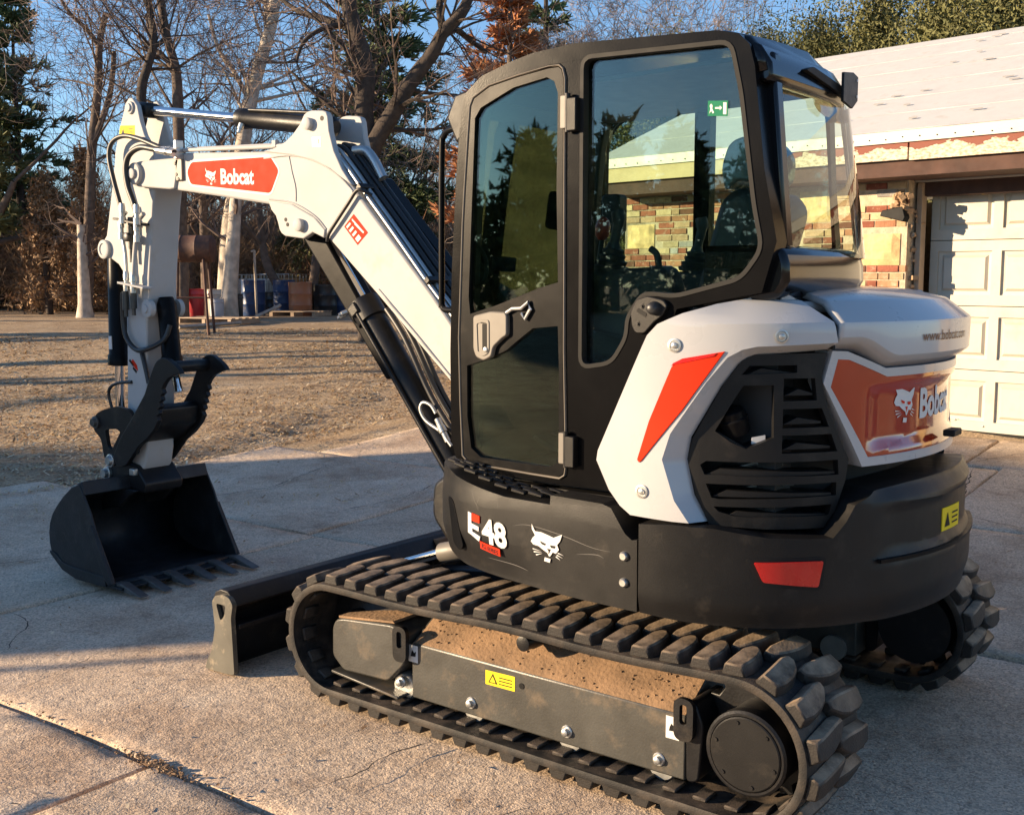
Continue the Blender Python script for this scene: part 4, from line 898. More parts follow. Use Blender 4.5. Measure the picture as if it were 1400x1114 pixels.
# rear window wrapping the rear right corner
def rear_x(z): return -.775-.082*max(0, min(1, (2.35-z)/.55))
V = []; F = []; ys2 = [CY0-.05, .5, .3, .12, .0, -.08, -.14, CY1+.0]; dx = [.012, 0, 0, .004, .012, .030, .060, .115]; zs = [2.33, 2.15, 1.95, 1.78]
for z in zs:
    for y, d in zip(ys2, dx): V.append((rear_x(z)+d, y, z))
w = len(ys2)
for i in range(len(zs)-1):
    for j in range(w-1): F.append((i*w+j, i*w+j+1, (i+1)*w+j+1, (i+1)*w+j))
mk('rear_window', V, F, M['rearglass'], cabf, smooth=60)
m = MB(); m.prism([(-.80, 2.40), (-.76, 2.40), (-.80, 1.80), (-.86, 1.80)], CY0-.075, CY0-.13, XZ); part(m, 'rear_pillar', 'cabgloss', cabf, bev=.01)
# hump below the rear window
V = []; F = []; secs = [(CY0-.03, 0), (.5, .0), (.25, .01), (.05, .03), (-.10, .07), (-.18, .12)]
pr_ = [(-.60, 1.60), (-.855, 1.650), (-.885, 1.70), (-.882, 1.755), (-.868, 1.800), (-.82, 1.812), (-.60, 1.812)]
for y, d in secs:
    for x, z in pr_: V.append((x+d, y, z))
w = len(pr_)
for i in range(len(secs)-1):
    for j in range(w-1): F.append((i*w+j, i*w+j+1, (i+1)*w+j+1, (i+1)*w+j))
F += [tuple(range(w)), tuple(len(V)-w+j for j in range(w))[::-1]]
part(MB().add(V, F), 'rear_sill', 'cabgloss', cabf, bev=.02)
# front: pillars, windscreen
for y0, y1 in ((CY1+.05, CY1),): pass
fw = [(.405, 1.06), (.425, 1.10), (.428, 1.44), (.418, 1.74), (.395, 2.08), (.378, 2.25), (.35, 2.36)]
V = []; F = []
for x, z in fw: V += [(x, CY0-.06, z), (x+.012, .28, z), (x, CY1+.04, z)]
for i in range(len(fw)-1):
    for j in range(2): F.append((3*i+j, 3*i+j+1, 3*i+4+j, 3*i+3+j))
mk('windscreen', V, F, M['frontglass'], cabf, smooth=60)
for y0, y1 in ((.70, .655), (-.15, -.105)):
    m = MB(); pr2 = [(x+.004, z) for x, z in fw]+[(x-.035, z) for x, z in fw[::-1]]; part(m.prism(pr2, y0, y1, XZ), 'windscreen_frame', 'interior', cabf, bev=.006)
part(MB().prism([(.43, 1.50), (.40, 1.50), (.40, 1.545), (.432, 1.545)], -.15, .70, XZ), 'windscreen_bar', 'interior', cabf)
part(MB().prism([(.30, .96), (.43, .98), (.43, 1.07), (.40, 1.07), (.30, 1.02)], CY1+.03, .70, XZ), 'front_sill', 'cabblack', cabf, bev=.01)
part(MB().prism([(.42, 2.20), (.47, 2.30), (.43, 2.38), (.33, 2.40), (.36, 2.26)], .64, .748, XZ), 'roof_corner', 'plastic', cabf, bev=.01)
# door: frame, two panes, dark waist band, handle, hinges, seal
dr_o = inset(door_o, .012)
gl_u = [(.318, 2.285), (.292, 2.318), (.143, 2.374), (-.002, 2.394), (-.032, 2.378), (-.048, 2.336), (-.044, 2.019), (-.052, 1.695), (.029, 1.675), (.220, 1.612), (.345, 1.578), (.352, 1.640), (.335, 1.968)]
gl_l = [(.361, 1.385), (.245, 1.420), (.175, 1.450), (.126, 1.485), (.057, 1.532), (-.052, 1.543), (-.058, 1.392), (-.058, 1.082), (-.048, 1.056), (-.016, 1.042), (.297, 1.046), (.343, 1.077), (.361, 1.195)]
dd = part(MB().prism(dr_o, CY0+.004, CY0-.030, XZ, [gl_u, gl_l]), 'door', 'black', cabf, bev=.006)
part(MB().prism(inset(gl_u, -.006), CY0-.008, CY0-.013, XZ), 'door_pane', 'doorglass', dd); part(MB().prism(inset(gl_l, -.006), CY0-.008, CY0-.013, XZ), 'door_pane', 'doorglass', dd)
part(MB().prism(inset(door_o, .002), CY0+.008, CY0-.01, XZ, [inset(door_o, .009)]), 'door_seal', 'trim', dd, bev=.004)
hp = rounded([(.318, 1.572), (.236, 1.590), (.168, 1.588), (.160, 1.575), (.160, 1.505), (.180, 1.495), (.223, 1.460), (.231, 1.425), (.268, 1.408), (.305, 1.420), (.318, 1.450)], .012)
hn = part(MB().prism(hp, CY0+.022, CY0-.002, XZ), 'door_handle', 'grey', dd, bev=.005)
part(MB().prism(rounded([(.306, 1.555), (.240, 1.560), (.240, 1.440), (.268, 1.424), (.300, 1.434)], .014), CY0+.025, CY0+.018, XZ, [rounded([(.297, 1.545), (.249, 1.549), (.249, 1.45), (.292, 1.44)], .008)]), 'handle_bezel', 'grey', hn, bev=.002)
part(MB().prism(rounded([(.272, 1.545), (.252, 1.546), (.252, 1.452), (.272, 1.448)], .004), CY0+.0235, CY0+.018, XZ), 'handle_recess', 'decalblack', hn)
part(MB().lathe((.255, CY0+.024, 1.450), (0, 1, 0), [(0, .011), (.004, .010), (.006, .006)], 12), 'key_lock', 'zinc', hn, 40)
part(MB().tube([(.168, CY0+.012, 1.585), (.14, CY0+.014, 1.60), (.10, CY0+.014, 1.602), (.07, CY0+.012, 1.625), (.062, CY0+.012, 1.60), (.085, CY0+.012, 1.565), (.10, CY0+.012, 1.585)], .007, 8), 'latch_rod', 'zinc', dd, 40)
for z0, z1 in ((2.213, 2.324), (1.062, 1.172)):
    part(MB().prism(rounded([(-.072, z0), (-.098, z0), (-.098, z1), (-.072, z1)], .006), CY0+.026, CY0, XZ), 'hinge', 'grey', dd, bev=.003); part(MB().box((-.118, CY0+.012, (z0+z1)/2-.01), (.040, .030, z1-z0)), 'hinge_plate', 'plastic', dd, bev=.004)
    part(MB().tube([(-.099, CY0+.018, z0-.012), (-.099, CY0+.018, z1+.005)], .010, 10), 'hinge_pin', 'steel_black', dd, 40)
# B-pillar latch mount on the quarter
lt = part(MB().prism(rounded([(-.360, 1.552), (-.355, 1.598), (-.378, 1.640), (-.422, 1.652), (-.480, 1.640), (-.496, 1.621), (-.477, 1.588), (-.445, 1.565), (-.410, 1.528), (-.375, 1.528)], .01), CY0+.018, CY0-.01, XZ), 'door_stop', 'plastic', cabf, bev=.004)
for x, z, r_ in ((-.400, 1.618, .009), (-.385, 1.560, .009)): part(MB().lathe((x, CY0+.018, z), (0, 1, 0), [(0, r_), (.002, r_), (.002, r_*.55), (.006, r_*.5)], 12), 'door_stop_bolt', 'steel_black', lt)
part(MB().prism(rounded([(-.380, 1.600), (-.415, 1.582), (-.420, 1.594), (-.386, 1.612)], .003), CY0+.0195, CY0, XZ), 'door_stop_slot', 'decalblack', lt)
part(MB().lathe((-.448, CY0+.010, 1.612), (0, 1, 0), [(0, .024), (.02, .022), (.035, .016), (.04, .008)], 16), 'door_stop_bumper', 'hose', lt, 40)
# green exit sticker
st = decal('exit_sticker', [(-.606, 2.262), (-.676, 2.256), (-.676, 2.209), (-.606, 2.215)], lambda a, b: (a, CY0-.0225, b), 'green', cabf)
decal('exit_arrow', [(-.632, 2.240), (-.648, 2.239), (-.648, 2.244), (-.656, 2.236), (-.648, 2.229), (-.648, 2.234), (-.632, 2.235)], lambda a, b: (a, CY0-.0218, b), 'decalwhite', st)
decal('exit_figure', [(-.612, 2.222), (-.616, 2.236), (-.613, 2.246), (-.618, 2.252), (-.623, 2.246), (-.622, 2.236), (-.629, 2.224), (-.624, 2.221), (-.619, 2.230)], lambda a, b: (a, CY0-.0218, b), 'decalwhite', st)
decal('exit_door', [(-.660, 2.252), (-.671, 2.251), (-.671, 2.215), (-.660, 2.216)], lambda a, b: (a, CY0-.0218, b), 'decalwhite', st)
# grab rail in front of the cab
part(MB().tube(spline([(.40, .66, 2.272), (.53, .64, 2.276), (.592, .62, 2.255), (.604, .62, 2.18), (.610, .62, 1.65), (.606, .62, 1.60), (.57, .63, 1.585), (.44, .66, 1.59)], 5), .0125, 10), 'grab_rail', 'black', cabf, 60)
part(MB().tube(spline([(.400, .70, 1.86), (.34, .70, 1.81), (.318, .70, 1.76), (.33, .70, 1.70), (.385, .70, 1.67)], 5), .008, 8), 'inner_grab_rail', 'interior', cabf, 60)
# interior
part(MB().prism([(.40, .965), (-.85, .965), (-.85, 1.0), (.40, 1.0)], CY1+.03, .70, XZ), 'floor', 'interior', cabf)
part(MB().prism([(-.60, 1.0), (-.84, 1.0), (-.84, 1.66), (-.70, 1.66)], CY1+.05, .68, XZ), 'rear_bulkhead', 'interior', cabf)
se = part(MB().prism(rounded([(-.02, 1.42), (-.52, 1.38), (-.56, 1.50), (-.10, 1.56), (-.02, 1.52)], .04), .04, .54, XZ), 'seat', 'seat', cabf, bev=.03)
part(MB().prism(rounded([(-.40, 1.48), (-.54, 1.46), (-.68, 1.95), (-.62, 2.02), (-.54, 1.98)], .05), .06, .52, XZ), 'seat_back', 'seat', se, bev=.03)
part(MB().prism(rounded([(-.56, 2.04), (-.52, 2.00), (-.50, 2.08), (-.53, 2.17), (-.60, 2.19), (-.65, 2.13), (-.64, 2.03)], .04, 6), .14, .44, XZ), 'headrest', 'wrap', se, bev=.045)
part(MB().prism(rounded([(-.05, 1.0), (-.50, 1.0), (-.50, 1.40), (-.05, 1.40)], .04), .10, .48, XZ), 'seat_base', 'interior', se, bev=.02)
def console(y, nm):
    c = part(MB().prism(rounded([(.00, 1.55), (-.08, 1.735), (-.40, 1.75), (-.46, 1.60), (-.30, 1.48)], .03), y-.06, y+.06, XZ), nm, 'interior', cabf, bev=.02)
    pr3 = [(0, .062), (.015, .066), (.02, .050), (.035, .056), (.04, .042), (.055, .048), (.06, .036), (.075, .040), (.08, .026), (.10, .020)]
    part(MB().lathe((-.155, y, 1.735), (-.12, 0, 1), pr3, 20), 'joystick_boot', 'interior', c, 50)
    part(MB().tube(spline([(-.165, y, 1.82), (-.178, y, 1.87), (-.186, y, 1.91), (-.180, y, 1.945)], 4), [.017]*4+[.019]*4+[.024]*4+[.021], 12), 'joystick', 'interior', c, 50)
    return c
lc = console(.585, 'left_console'); console(-.03, 'right_console')
part(MB().tube(spline([(-.36, .60, 1.74), (-.35, .60, 1.79), (-.325, .60, 1.81)], 4), .012, 8), 'lockout_lever', 'interior', lc, 50)
part(MB().tube([(.01, .42, 1.70), (-.01, .42, 1.86)], .010, 8), 'travel_lever', 'interior', cabf, 50); part(MB().lathe((-.008, .42, 1.85), (-.1, 0, 1), [(0, .012), (.015, .026), (.05, .030), (.075, .022), (.085, .008)], 16), 'red_knob', 'knob', cabf, 50)
for y in (.22, .34):
    part(MB().tube([(.20, y, 1.0), (.10, y, 1.30), (.06, y, 1.66)], .012, 8), 'travel_lever', 'interior', cabf, 50)
    part(MB().box((.26, y, 1.05), (.16, .09, .02), Matrix.Rotation(R(-20), 3, 'Y')), 'pedal', 'grey', cabf, bev=.004)
part(MB().prism(rounded([(.31, 1.90), (.22, 1.90), (.22, 2.06), (.31, 2.06)], .02), -.13, -.06, XZ), 'display', 'interior', cabf, bev=.01)
part(MB().prism(rounded([(.06, 1.70), (-.01, 1.70), (-.01, 1.76), (.06, 1.76)], .008), -.12, -.04, XZ), 'cup', mat('blue_cup', (.02, .16, .30), .4), cabf, bev=.006)
# ---- boom
bt = [(2.99, 2.388), (2.945, 2.392), (2.239, 2.352), (2.03, 2.335), (1.87, 2.300), (1.75, 2.245), (1.666, 2.190), (1.589, 2.130), (1.507, 2.045), (1.096, 1.630), (.983, 1.501), (.80, 1.26), (.76, 1.18), (.70, 1.13), (.68, 1.08), (.70, 1.03), (.76, 1.01), (.82, 1.06), (.987, 1.236), (1.457, 1.638), (1.789, 1.914), (1.87, 1.985), (2.03, 2.055), (2.206, 2.085), (2.602, 2.142), (3.02, 2.199)]
boom = part(MB().prism(bt, -.125, .125, XZ), 'boom', 'boomwhite', None, bev=.012)
# welded flange lines: thin raised edge plates top and bottom
tip = [(3.30, 2.368), (3.345, 2.362), (3.385, 2.335), (3.395, 2.298), (3.385, 2.262), (3.350, 2.232), (3.31, 2.226), (3.03, 2.199), (2.98, 2.20), (2.93, 2.36), (2.99, 2.366)]
tb = [(2.239, 2.352), (2.15, 2.362), (2.067, 2.388), (2.01, 2.420), (1.960, 2.462), (1.925, 2.508), (1.900, 2.520), (1.873, 2.523), (1.796, 2.516), (1.768, 2.507), (1.757, 2.485), (1.749, 2.416), (1.719, 2.321), (1.666, 2.231), (1.60, 2.150), (1.68, 2.195), (1.75, 2.238), (1.87, 2.285), (2.03, 2.320)]
lb_ = [(2.206, 2.100), (2.185, 2.055), (2.152, 2.025), (2.135, 1.985), (2.126, 1.955), (2.110, 1.935), (2.086, 1.922), (1.950, 1.905), (1.88, 1.935), (1.80, 1.905), (1.79, 1.945), (1.87, 2.010), (2.03, 2.078)]
for sg in (1, -1):
    part(MB().prism(tip, .108*sg, .140*sg, XZ), 'boom_tip_plate', 'boomwhite', boom, bev=.008)
    part(MB().prism(tb, .098*sg, .134*sg, XZ), 'cylinder_bracket', 'boomwhite', boom, bev=.006)
    part(MB().prism(lb_, .098*sg, .134*sg, XZ), 'lower_bracket', 'boomwhite', boom, bev=.006)
    part(MB().lathe((3.325, .138*sg, 2.299), (0, sg, 0), [(0, .062), (.020, .062), (.026, .056), (.026, .028), (.040, .028), (.043, .022)], 26), 'pin_boss', 'boomwhite', boom, 40)
    for x, z, r_ in ((1.886, 2.459, .030), (1.965, 1.972, .032)): part(MB().lathe((x, .134*sg, z), (0, sg, 0), [(0, r_), (.024, r_), (.028, r_-.005)], 22), 'pin', 'boomwhite', boom, 40)
    for x, z, r_ in ((1.797, 2.479, .012), (2.075, 2.003, .010), (2.062, 1.978, .010)): part(MB().lathe((x, .1345*sg, z), (0, sg, 0), [(0, r_), (.0012, r_)], 14), 'bolt_hole', 'decalblack', boom)
bY = lambda o: (lambda a, b: (a, o, b))
decal('stencil_box', [(1.868, 2.395), (1.808, 2.392), (1.808, 2.345), (1.868, 2.348)], bY(.1352), 'white', boom); decal('stencil_mark', [(1.852, 2.383), (1.846, 2.383), (1.846, 2.358), (1.852, 2.358)], bY(.1358), 'decalblack', boom); decal('stencil_mark', [(1.825, 2.383), (1.818, 2.383), (1.818, 2.358), (1.825, 2.358)], bY(.1358), 'decalblack', boom)
# weld seams on the boom side
def seam(pts, r=.005, y=.126): part(MB().tube(spline([(a, y, b) for a, b in pts], 5), r, 6), 'weld_seam', 'boomwhite', boom, 60)
seam([(2.239, 2.318), (2.03, 2.318), (1.87, 2.283), (1.75, 2.232), (1.666, 2.178), (1.60, 2.12)]); seam([(2.206, 2.110), (2.03, 2.085), (1.87, 2.015), (1.79, 1.948)]); seam([(2.05, 2.32), (2.03, 2.24), (2.005, 2.16), (2.005, 2.09)], .003); seam([(1.44, 1.655), (1.2, 1.45), (.99, 1.262)], .007)
# orange brand decal
dp = rounded([(2.880, 2.285), (2.840, 2.335), (2.190, 2.322), (2.128, 2.250), (2.195, 2.140), (2.850, 2.218)], .022)
od = part(MB().prism(dp, .127, .1225, XZ), 'brand_decal', 'orange', boom); part(MB().prism(inset(dp, -.012), .1262, .122, XZ), 'brand_decal_rim', 'decalwhite', boom)
lettering('brand_lettering', 'Bobcat', lambda a, b: (2.590-.270*a, .1284, 2.203+.083*b-.014*a), 'decalwhite', od, .035)
cat(lambda a, b, d=0.: (2.720-.105*a, .1284+d, 2.212+.088*b-.008*a), 'orange', od)
sd = part(MB().prism([(1.598, 2.014), (1.505, 1.925), (1.575, 1.868), (1.663, 1.957)], .127, .122, XZ), 'boom_sticker', 'orange', boom)
decal('sticker_field', [(1.650, 1.956), (1.572, 1.880), (1.548, 1.900), (1.624, 1.976)], bY(.1275), 'decalwhite', sd)
for k in range(2): decal('sticker_line', [(1.588-.018*k+.02, 2.000-.008*k-.006-.012*k), (1.520+.008-.0*k, 1.928-.0*k), (1.528+.006, 1.921), (1.600+.01-.018*k, 1.985-.02*k)], bY(.1276+.0003*k), 'decalwhite', sd)
for k in range(3): decal('sticker_print', [(1.640-.02*k, 1.948-.02*k), (1.630-.02*k, 1.938-.02*k), (1.606-.02*k, 1.958-.02*k), (1.616-.02*k, 1.968-.02*k)], bY(.1279), 'orange', sd)
# hose clamp block at the tip, pipes and hoses over the boom
bl = part(MB().box((2.935, .115, 2.300), (.06, .05, .12)), 'valve_block', 'grey', boom, bev=.006)
for x, z in ((2.965, 2.335), (2.955, 2.275), (2.94, 2.25)): part(MB().lathe((x, .140, z), (0, 1, 0), [(0, .010), (.004, .008)], 10), 'block_bolt', 'steel_black', bl)
part(MB().box((2.915, .15, 2.405), (.022, .05, .10)), 'hose_bracket', 'zinc', boom, bev=.003)
h1 = [(2.905, 2.400), (3.027, 2.415), (3.261, 2.488), (3.415, 2.515), (3.526, 2.486), (3.561, 2.406), (3.526, 2.279), (3.476, 2.152), (3.451, 2.088)]
h2 = [(2.905, 2.385), (3.079, 2.415), (3.215, 2.435), (3.322, 2.402), (3.362, 2.331), (3.348, 2.228), (3.304, 2.144), (3.273, 2.074)]
part(MB().tube(spline([(a, .16, b) for a, b in h1], 6), .014, 10), 'hydraulic_hose', 'hose', boom, 70); part(MB().tube(spline([(a, .185, b) for a, b in h2], 6), .017, 10), 'hydraulic_hose', 'hose', boom, 70)
for (a, b), (c, d), y, r_ in (((2.905, 2.400), (3.06, 2.42), .16, .019), ((2.905, 2.385), (3.07, 2.411), .185, .022)):
    part(MB().lathe((a, y, b), (c-a, 0, d-b), [(0, r_), (.03, r_), (.032, r_*.8), (.06, r_*.8), (.062, r_), (.085, r_), (.087, r_*.85), (.16, r_*.8)], 12), 'hose_fitting', 'zinc', boom, 40)
part(MB().tube([(2.91, .12, 2.404), (2.24, .12, 2.375), (2.08, .115, 2.372)], .011, 8), 'hydraulic_pipe', 'boomwhite', boom, 60)
part(MB().tube([(2.91, .09, 2.412), (2.24, .09, 2.385), (2.0, .085, 2.36)], .011, 8), 'hydraulic_pipe', 'boomwhite', boom, 60)
part(MB().box((2.16, .115, 2.385), (.03, .03, .035)), 'pipe_clip', 'boomwhite', boom, bev=.003)
for y, dz, r_, mm in ((.10, .0, .011, 'zinc'), (.07, .012, .011, 'zinc'), (.03, .02, .014, 'hose'), (-.01, .03, .016, 'hose'), (-.05, .03, .015, 'hose')):
    tl = [(1.80, 2.335), (1.746, 2.318), (1.657, 2.235), (1.541, 2.110), (1.353, 1.912), (1.127, 1.668), (1.030, 1.572), (.90, 1.42)]
    part(MB().tube(spline([(a, y, b+dz) for a, b in tl], 4), r_, 8), 'hydraulic_pipe' if mm == 'zinc' else 'hydraulic_hose', mm, boom, 60)
part(MB().prism([(1.66, 2.19), (1.62, 2.205), (1.02, 1.600), (1.06, 1.56)], -.17, -.085, XZ), 'hose_guard', 'cabblack', boom, bev=.008)
part(MB().tube(spline([(1.72, .0, 2.33), (1.66, -.02, 2.33), (1.60, -.02, 2.28), (1.54, -.02, 2.19)], 5), .024, 10), 'hose_sleeve', 'zinc', boom, 60)
for x, z in ((1.56, 2.14), (1.13, 1.70)): part(MB().box((x, .03, z), (.03, .20, .03), Matrix.Rotation(R(45), 3, 'Y')), 'pipe_clamp', 'steel_black', boom, bev=.004)
part(MB().tube(spline([(1.50, .10, 2.10), (1.530, .14, 2.125), (1.560, .145, 2.12), (1.61, .145, 2.07), (1.69, .145, 1.99), (1.755, .142, 1.925), (1.78, .13, 1.89)], 5), .009, 8), 'hose_loop', 'hose', boom, 70)
# arm cylinder on top of the boom
ac = part(MB().lathe((1.886, 0, 2.462), (3.43-1.886, 0, 2.680-2.462), [(-.05, .03), (-.03, .05), (.05, .05), (.06, .048), (.63, .048), (.64, .054), (.69, .054), (.70, .04)], 24), 'arm_cylinder', 'steel_black', None, 40)
part(MB().tube([(2.55, 0, 2.556), (3.36, 0, 2.670)], .026, 18), 'cylinder_rod', 'chrome', ac, 60); part(MB().box((3.40, 0, 2.675), (.12, .10, .085), Matrix.Rotation(R(-8), 3, 'Y')), 'rod_end', 'steel_black', ac, bev=.02)
part(MB().tube([(1.95, .03, 2.53), (2.20, .03, 2.56), (2.46, .03, 2.59)], .010, 8), 'cylinder_pipe', 'steel_black', ac, 60)
part(MB().lathe((2.50, .05, 2.52), (.2, .3, -1), [(0, .016), (.03, .016), (.032, .012), (.05, .012)], 10), 'cylinder_port', 'zinc', ac, 40)
# boom lift cylinder
c0, c1 = Vector((.97, 0, .70)), Vector((1.965, 0, 1.972)); ax = (c1-c0); Lc = ax.length
bc = part(MB().lathe(c0, ax, [(-.05, .05), (.0, .066), (Lc*.63, .066), (Lc*.632, .080), (Lc*.70, .080), (Lc*.705, .05)], 26), 'boom_cylinder', 'steel_black', None, 40)
part(MB().tube([c0.lerp(c1, .69), c0.lerp(c1, .98)], .030, 18), 'cylinder_rod', 'chrome', bc, 60); part(MB().lathe((1.965, -.09, 1.972), (0, 1, 0), [(0, .060), (.18, .060)], 20), 'rod_eye', 'steel_black', bc, 40)
pp = Vector((.075, 0, -.055)); part(MB().prism([(2.055, 1.915), (1.93, 1.965), (1.395, 1.270), (1.475, 1.215)], -.075, .045, XZ), 'cylinder_guard', 'black', bc, bev=.012)
part(MB().tube([(1.64, .075, 1.545), (1.20, .075, .985), (1.07, .072, .82)], .012, 8), 'cylinder_pipe', 'steel_black', bc, 60)
part(MB().box((1.655, .065, 1.555), (.06, .05, .06), Matrix.Rotation(R(-50), 3, 'Y')), 'pipe_union', 'steel_black', bc, bev=.008)
for q in ((1.70, .08, 1.545), (1.715, .075, 1.53)): part(MB().lathe(q, (.5, .6, -.3), [(0, .013), (.03, .013), (.032, .009), (.045, .009)], 10), 'fitting', 'zinc', bc, 40)
part(MB().tube(spline([(1.119, .085, 1.084), (1.150, .085, 1.120), (1.196, .088, 1.131), (1.212, .09, 1.095), (1.175, .09, 1.045), (1.083, .09, 1.001), (1.035, .09, .955), (1.02, .09, .94)], 5), .0085, 8), 'steel_pipe', 'zinc', bc, 70)
part(MB().lathe((1.11, .085, 1.06), (-.5, 0, -.8), [(0, .016), (.04, .016), (.042, .020), (.07, .020), (.072, .014), (.12, .014)], 12), 'fitting', 'zinc', bc, 40)
for k, y in enumerate((-.06, -.02, .03)): part(MB().tube(spline([(1.50, y-.02, 1.56), (1.36, y, 1.42), (1.20, y, 1.16), (1.05, y, .98)], 5), .014, 8), 'hydraulic_hose', 'hose', bc, 70)
# swing post
sp_ = part(MB().prism(rounded([(.55, .50), (.95, .50), (1.06, .62), (1.05, .78), (.95, .84), (.86, 1.02), (.78, 1.16), (.66, 1.16), (.60, .98), (.55, .95)], .04), -.19, .19, XZ), 'swing_post', 'steel_black', None, bev=.02)
part(MB().tube([(.72, -.22, 1.085), (.72, .22, 1.085)], .05, 20), 'swing_pin', 'steel_black', sp_, 40); part(MB().tube([(.97, -.22, .70), (.97, .22, .70)], .045, 20), 'cylinder_pin', 'steel_black', sp_, 40)

# ---- arm
ap = [(3.60, 2.43), (3.634, 2.278), (3.695, 2.061), (3.722, 1.963), (3.765, 1.925), (3.785, 1.885), (3.770, 1.850), (3.733, 1.838), (3.680, 1.822), (3.61, 1.790), (3.565, 1.745), (3.549, 1.70), (3.549, 1.565), (3.556, 1.281), (3.577, .936), (3.61, .70), (3.60, .59), (3.55, .545), (3.47, .55), (3.42, .60), (3.395, .70), (3.372, .95), (3.352, 1.458), (3.316, 1.568), (3.308, 1.699), (3.246, 2.125), (3.205, 2.30), (3.23, 2.42), (3.40, 2.47)]
arm = part(MB().prism(ap, -.095, .095, XZ), 'arm', 'boomwhite', None, bev=.010)
tp = [(3.408, 2.735), (3.440, 2.734), (3.471, 2.708), (3.500, 2.650), (3.525, 2.602), (3.555, 2.537), (3.60, 2.42), (3.50, 2.36), (3.30, 2.36), (3.20, 2.30), (3.22, 2.42), (3.30, 2.52), (3.335, 2.60), (3.360, 2.69)]
for sg in (1, -1):
    part(MB().prism(tp, .068*sg, .098*sg, XZ), 'arm_top_plate', 'boomwhite', arm, bev=.006)
    part(MB().lathe((3.423, .098*sg, 2.680), (0, sg, 0), [(0, .036), (.012, .036), (.014, .024), (.022, .022)], 20), 'pin', 'boomwhite', arm, 40)
    part(MB().lathe((3.731, .085*sg, 1.881), (0, sg, 0), [(0, .056), (.030, .056), (.034, .050), (.034, .036), (.028, .034)], 22), 'cylinder_boss', 'boomwhite', arm, 40)
    part(MB().lathe((3.318, .085*sg, 1.534), (0, sg, 0), [(0, .052), (.030, .052), (.034, .046), (.034, .026), (.042, .022)], 22), 'thumb_boss', 'boomwhite', arm, 40)
ys = decal('warning_sticker', [(3.530, 2.588), (3.388, 2.578), (3.392, 2.500), (3.548, 2.522)], bY(.0992), 'yellow', arm)
decal('warning_triangle', [(3.525, 2.532), (3.485, 2.527), (3.502, 2.572)], bY(.0997), 'decalblack', ys)
for k in range(3): decal('sticker_print', [(3.450-.015*k, 2.565-.018*k), (3.405, 2.562-.018*k), (3.405, 2.556-.018*k), (3.450-.015*k, 2.559-.018*k)], bY(.0997), 'decalblack', ys)
l1 = [(3.451, 2.088), (3.500, 2.05), (3.511, 1.999), (3.476, 1.859), (3.473, 1.690), (3.496, 1.575)]; l2 = [(3.273, 2.074), (3.335, 2.03), (3.345, 1.982), (3.376, 1.837), (3.400, 1.690), (3.407, 1.585)]
part(MB().tube(spline([(a, .135, b) for a, b in l1], 5), .011, 8), 'hydraulic_pipe', 'zinc', arm, 60); part(MB().tube(spline([(a, .140, b) for a, b in l2], 5), .014, 8), 'hydraulic_pipe', 'boomwhite', arm, 60)
for x, y, z in ((3.451, .16, 2.088), (3.273, .185, 2.074), (3.505, .135, 2.00), (3.345, .14, 1.98), (3.474, .135, 1.70), (3.40, .14, 1.69)): part(MB().lathe((x, y, z+.05), (0, 0, -1), [(0, .014), (.02, .018), (.05, .018), (.052, .014), (.075, .014), (.077, .020), (.115, .020)], 12), 'pipe_fitting', 'zinc', arm, 40)
part(MB().lathe((3.425, .128, 2.06), (0, 0, -1), [(0, .014), (.05, .014), (.052, .020), (.10, .020), (.102, .016), (.18, .016), (.182, .011), (.26, .011)], 12), 'shut_off_valve', 'frame', arm, 40)
part(MB().lathe((3.42, .145, 1.945), (0, 1, 0), [(0, .026), (.02, .026), (.024, .020)], 14), 'valve_knob', 'hose', arm, 40)
part(MB().prism([(3.545, 2.06), (3.285, 2.02), (3.285, 2.008), (3.545, 2.048)], .095, .165, XZ), 'pipe_bracket', 'steel_black', arm, bev=.002); part(MB().prism([(3.525, 1.690), (3.274, 1.660), (3.274, 1.648), (3.525, 1.678)], .095, .165, XZ), 'pipe_bracket', 'boomwhite', arm, bev=.002)
for a, b, y in ((3.49, 1.575, .135), (3.405, 1.585, .14)): part(MB().lathe((a, y, b+.06), (0, 0, -1), [(0, .020), (.11, .020), (.112, .012), (.15, .012)], 12), 'pipe_end', 'frame', arm, 40)
part(MB().tube(spline([(3.507, .14, 1.626), (3.530, .13, 1.498), (3.509, .13, 1.369), (3.404, .135, 1.296), (3.296, .13, 1.304), (3.236, .06, 1.357), (3.217, .03, 1.441)], 6), .015, 8), 'hydraulic_hose', 'hose', arm, 70)
part(MB().tube(spline([(3.40, .105, 1.29), (3.36, .11, 1.20), (3.33, .11, 1.10)], 5), .013, 8), 'hydraulic_hose', 'hose', arm, 70)
part(MB().tube(spline([(3.513, .10, 1.097), (3.642, .10, 1.085), (3.736, .10, 1.053), (3.772, .09, .993), (3.735, .08, .867)], 6), .010, 8), 'grease_hose', 'hose', arm, 70)
decal('arm_print', [(3.53, 1.235), (3.49, 1.20), (3.50, 1.19), (3.54, 1.22)], bY(.0962), 'decalblack', arm); decal('arm_print', [(3.50, 1.235), (3.46, 1.20), (3.45, 1.165), (3.48, 1.18), (3.52, 1.215)], bY(.0962), 'orange', arm); decal('arm_print', [(3.50, 1.19), (3.46, 1.165), (3.47, 1.15), (3.505, 1.175)], bY(.0962), 'decalblack', arm)
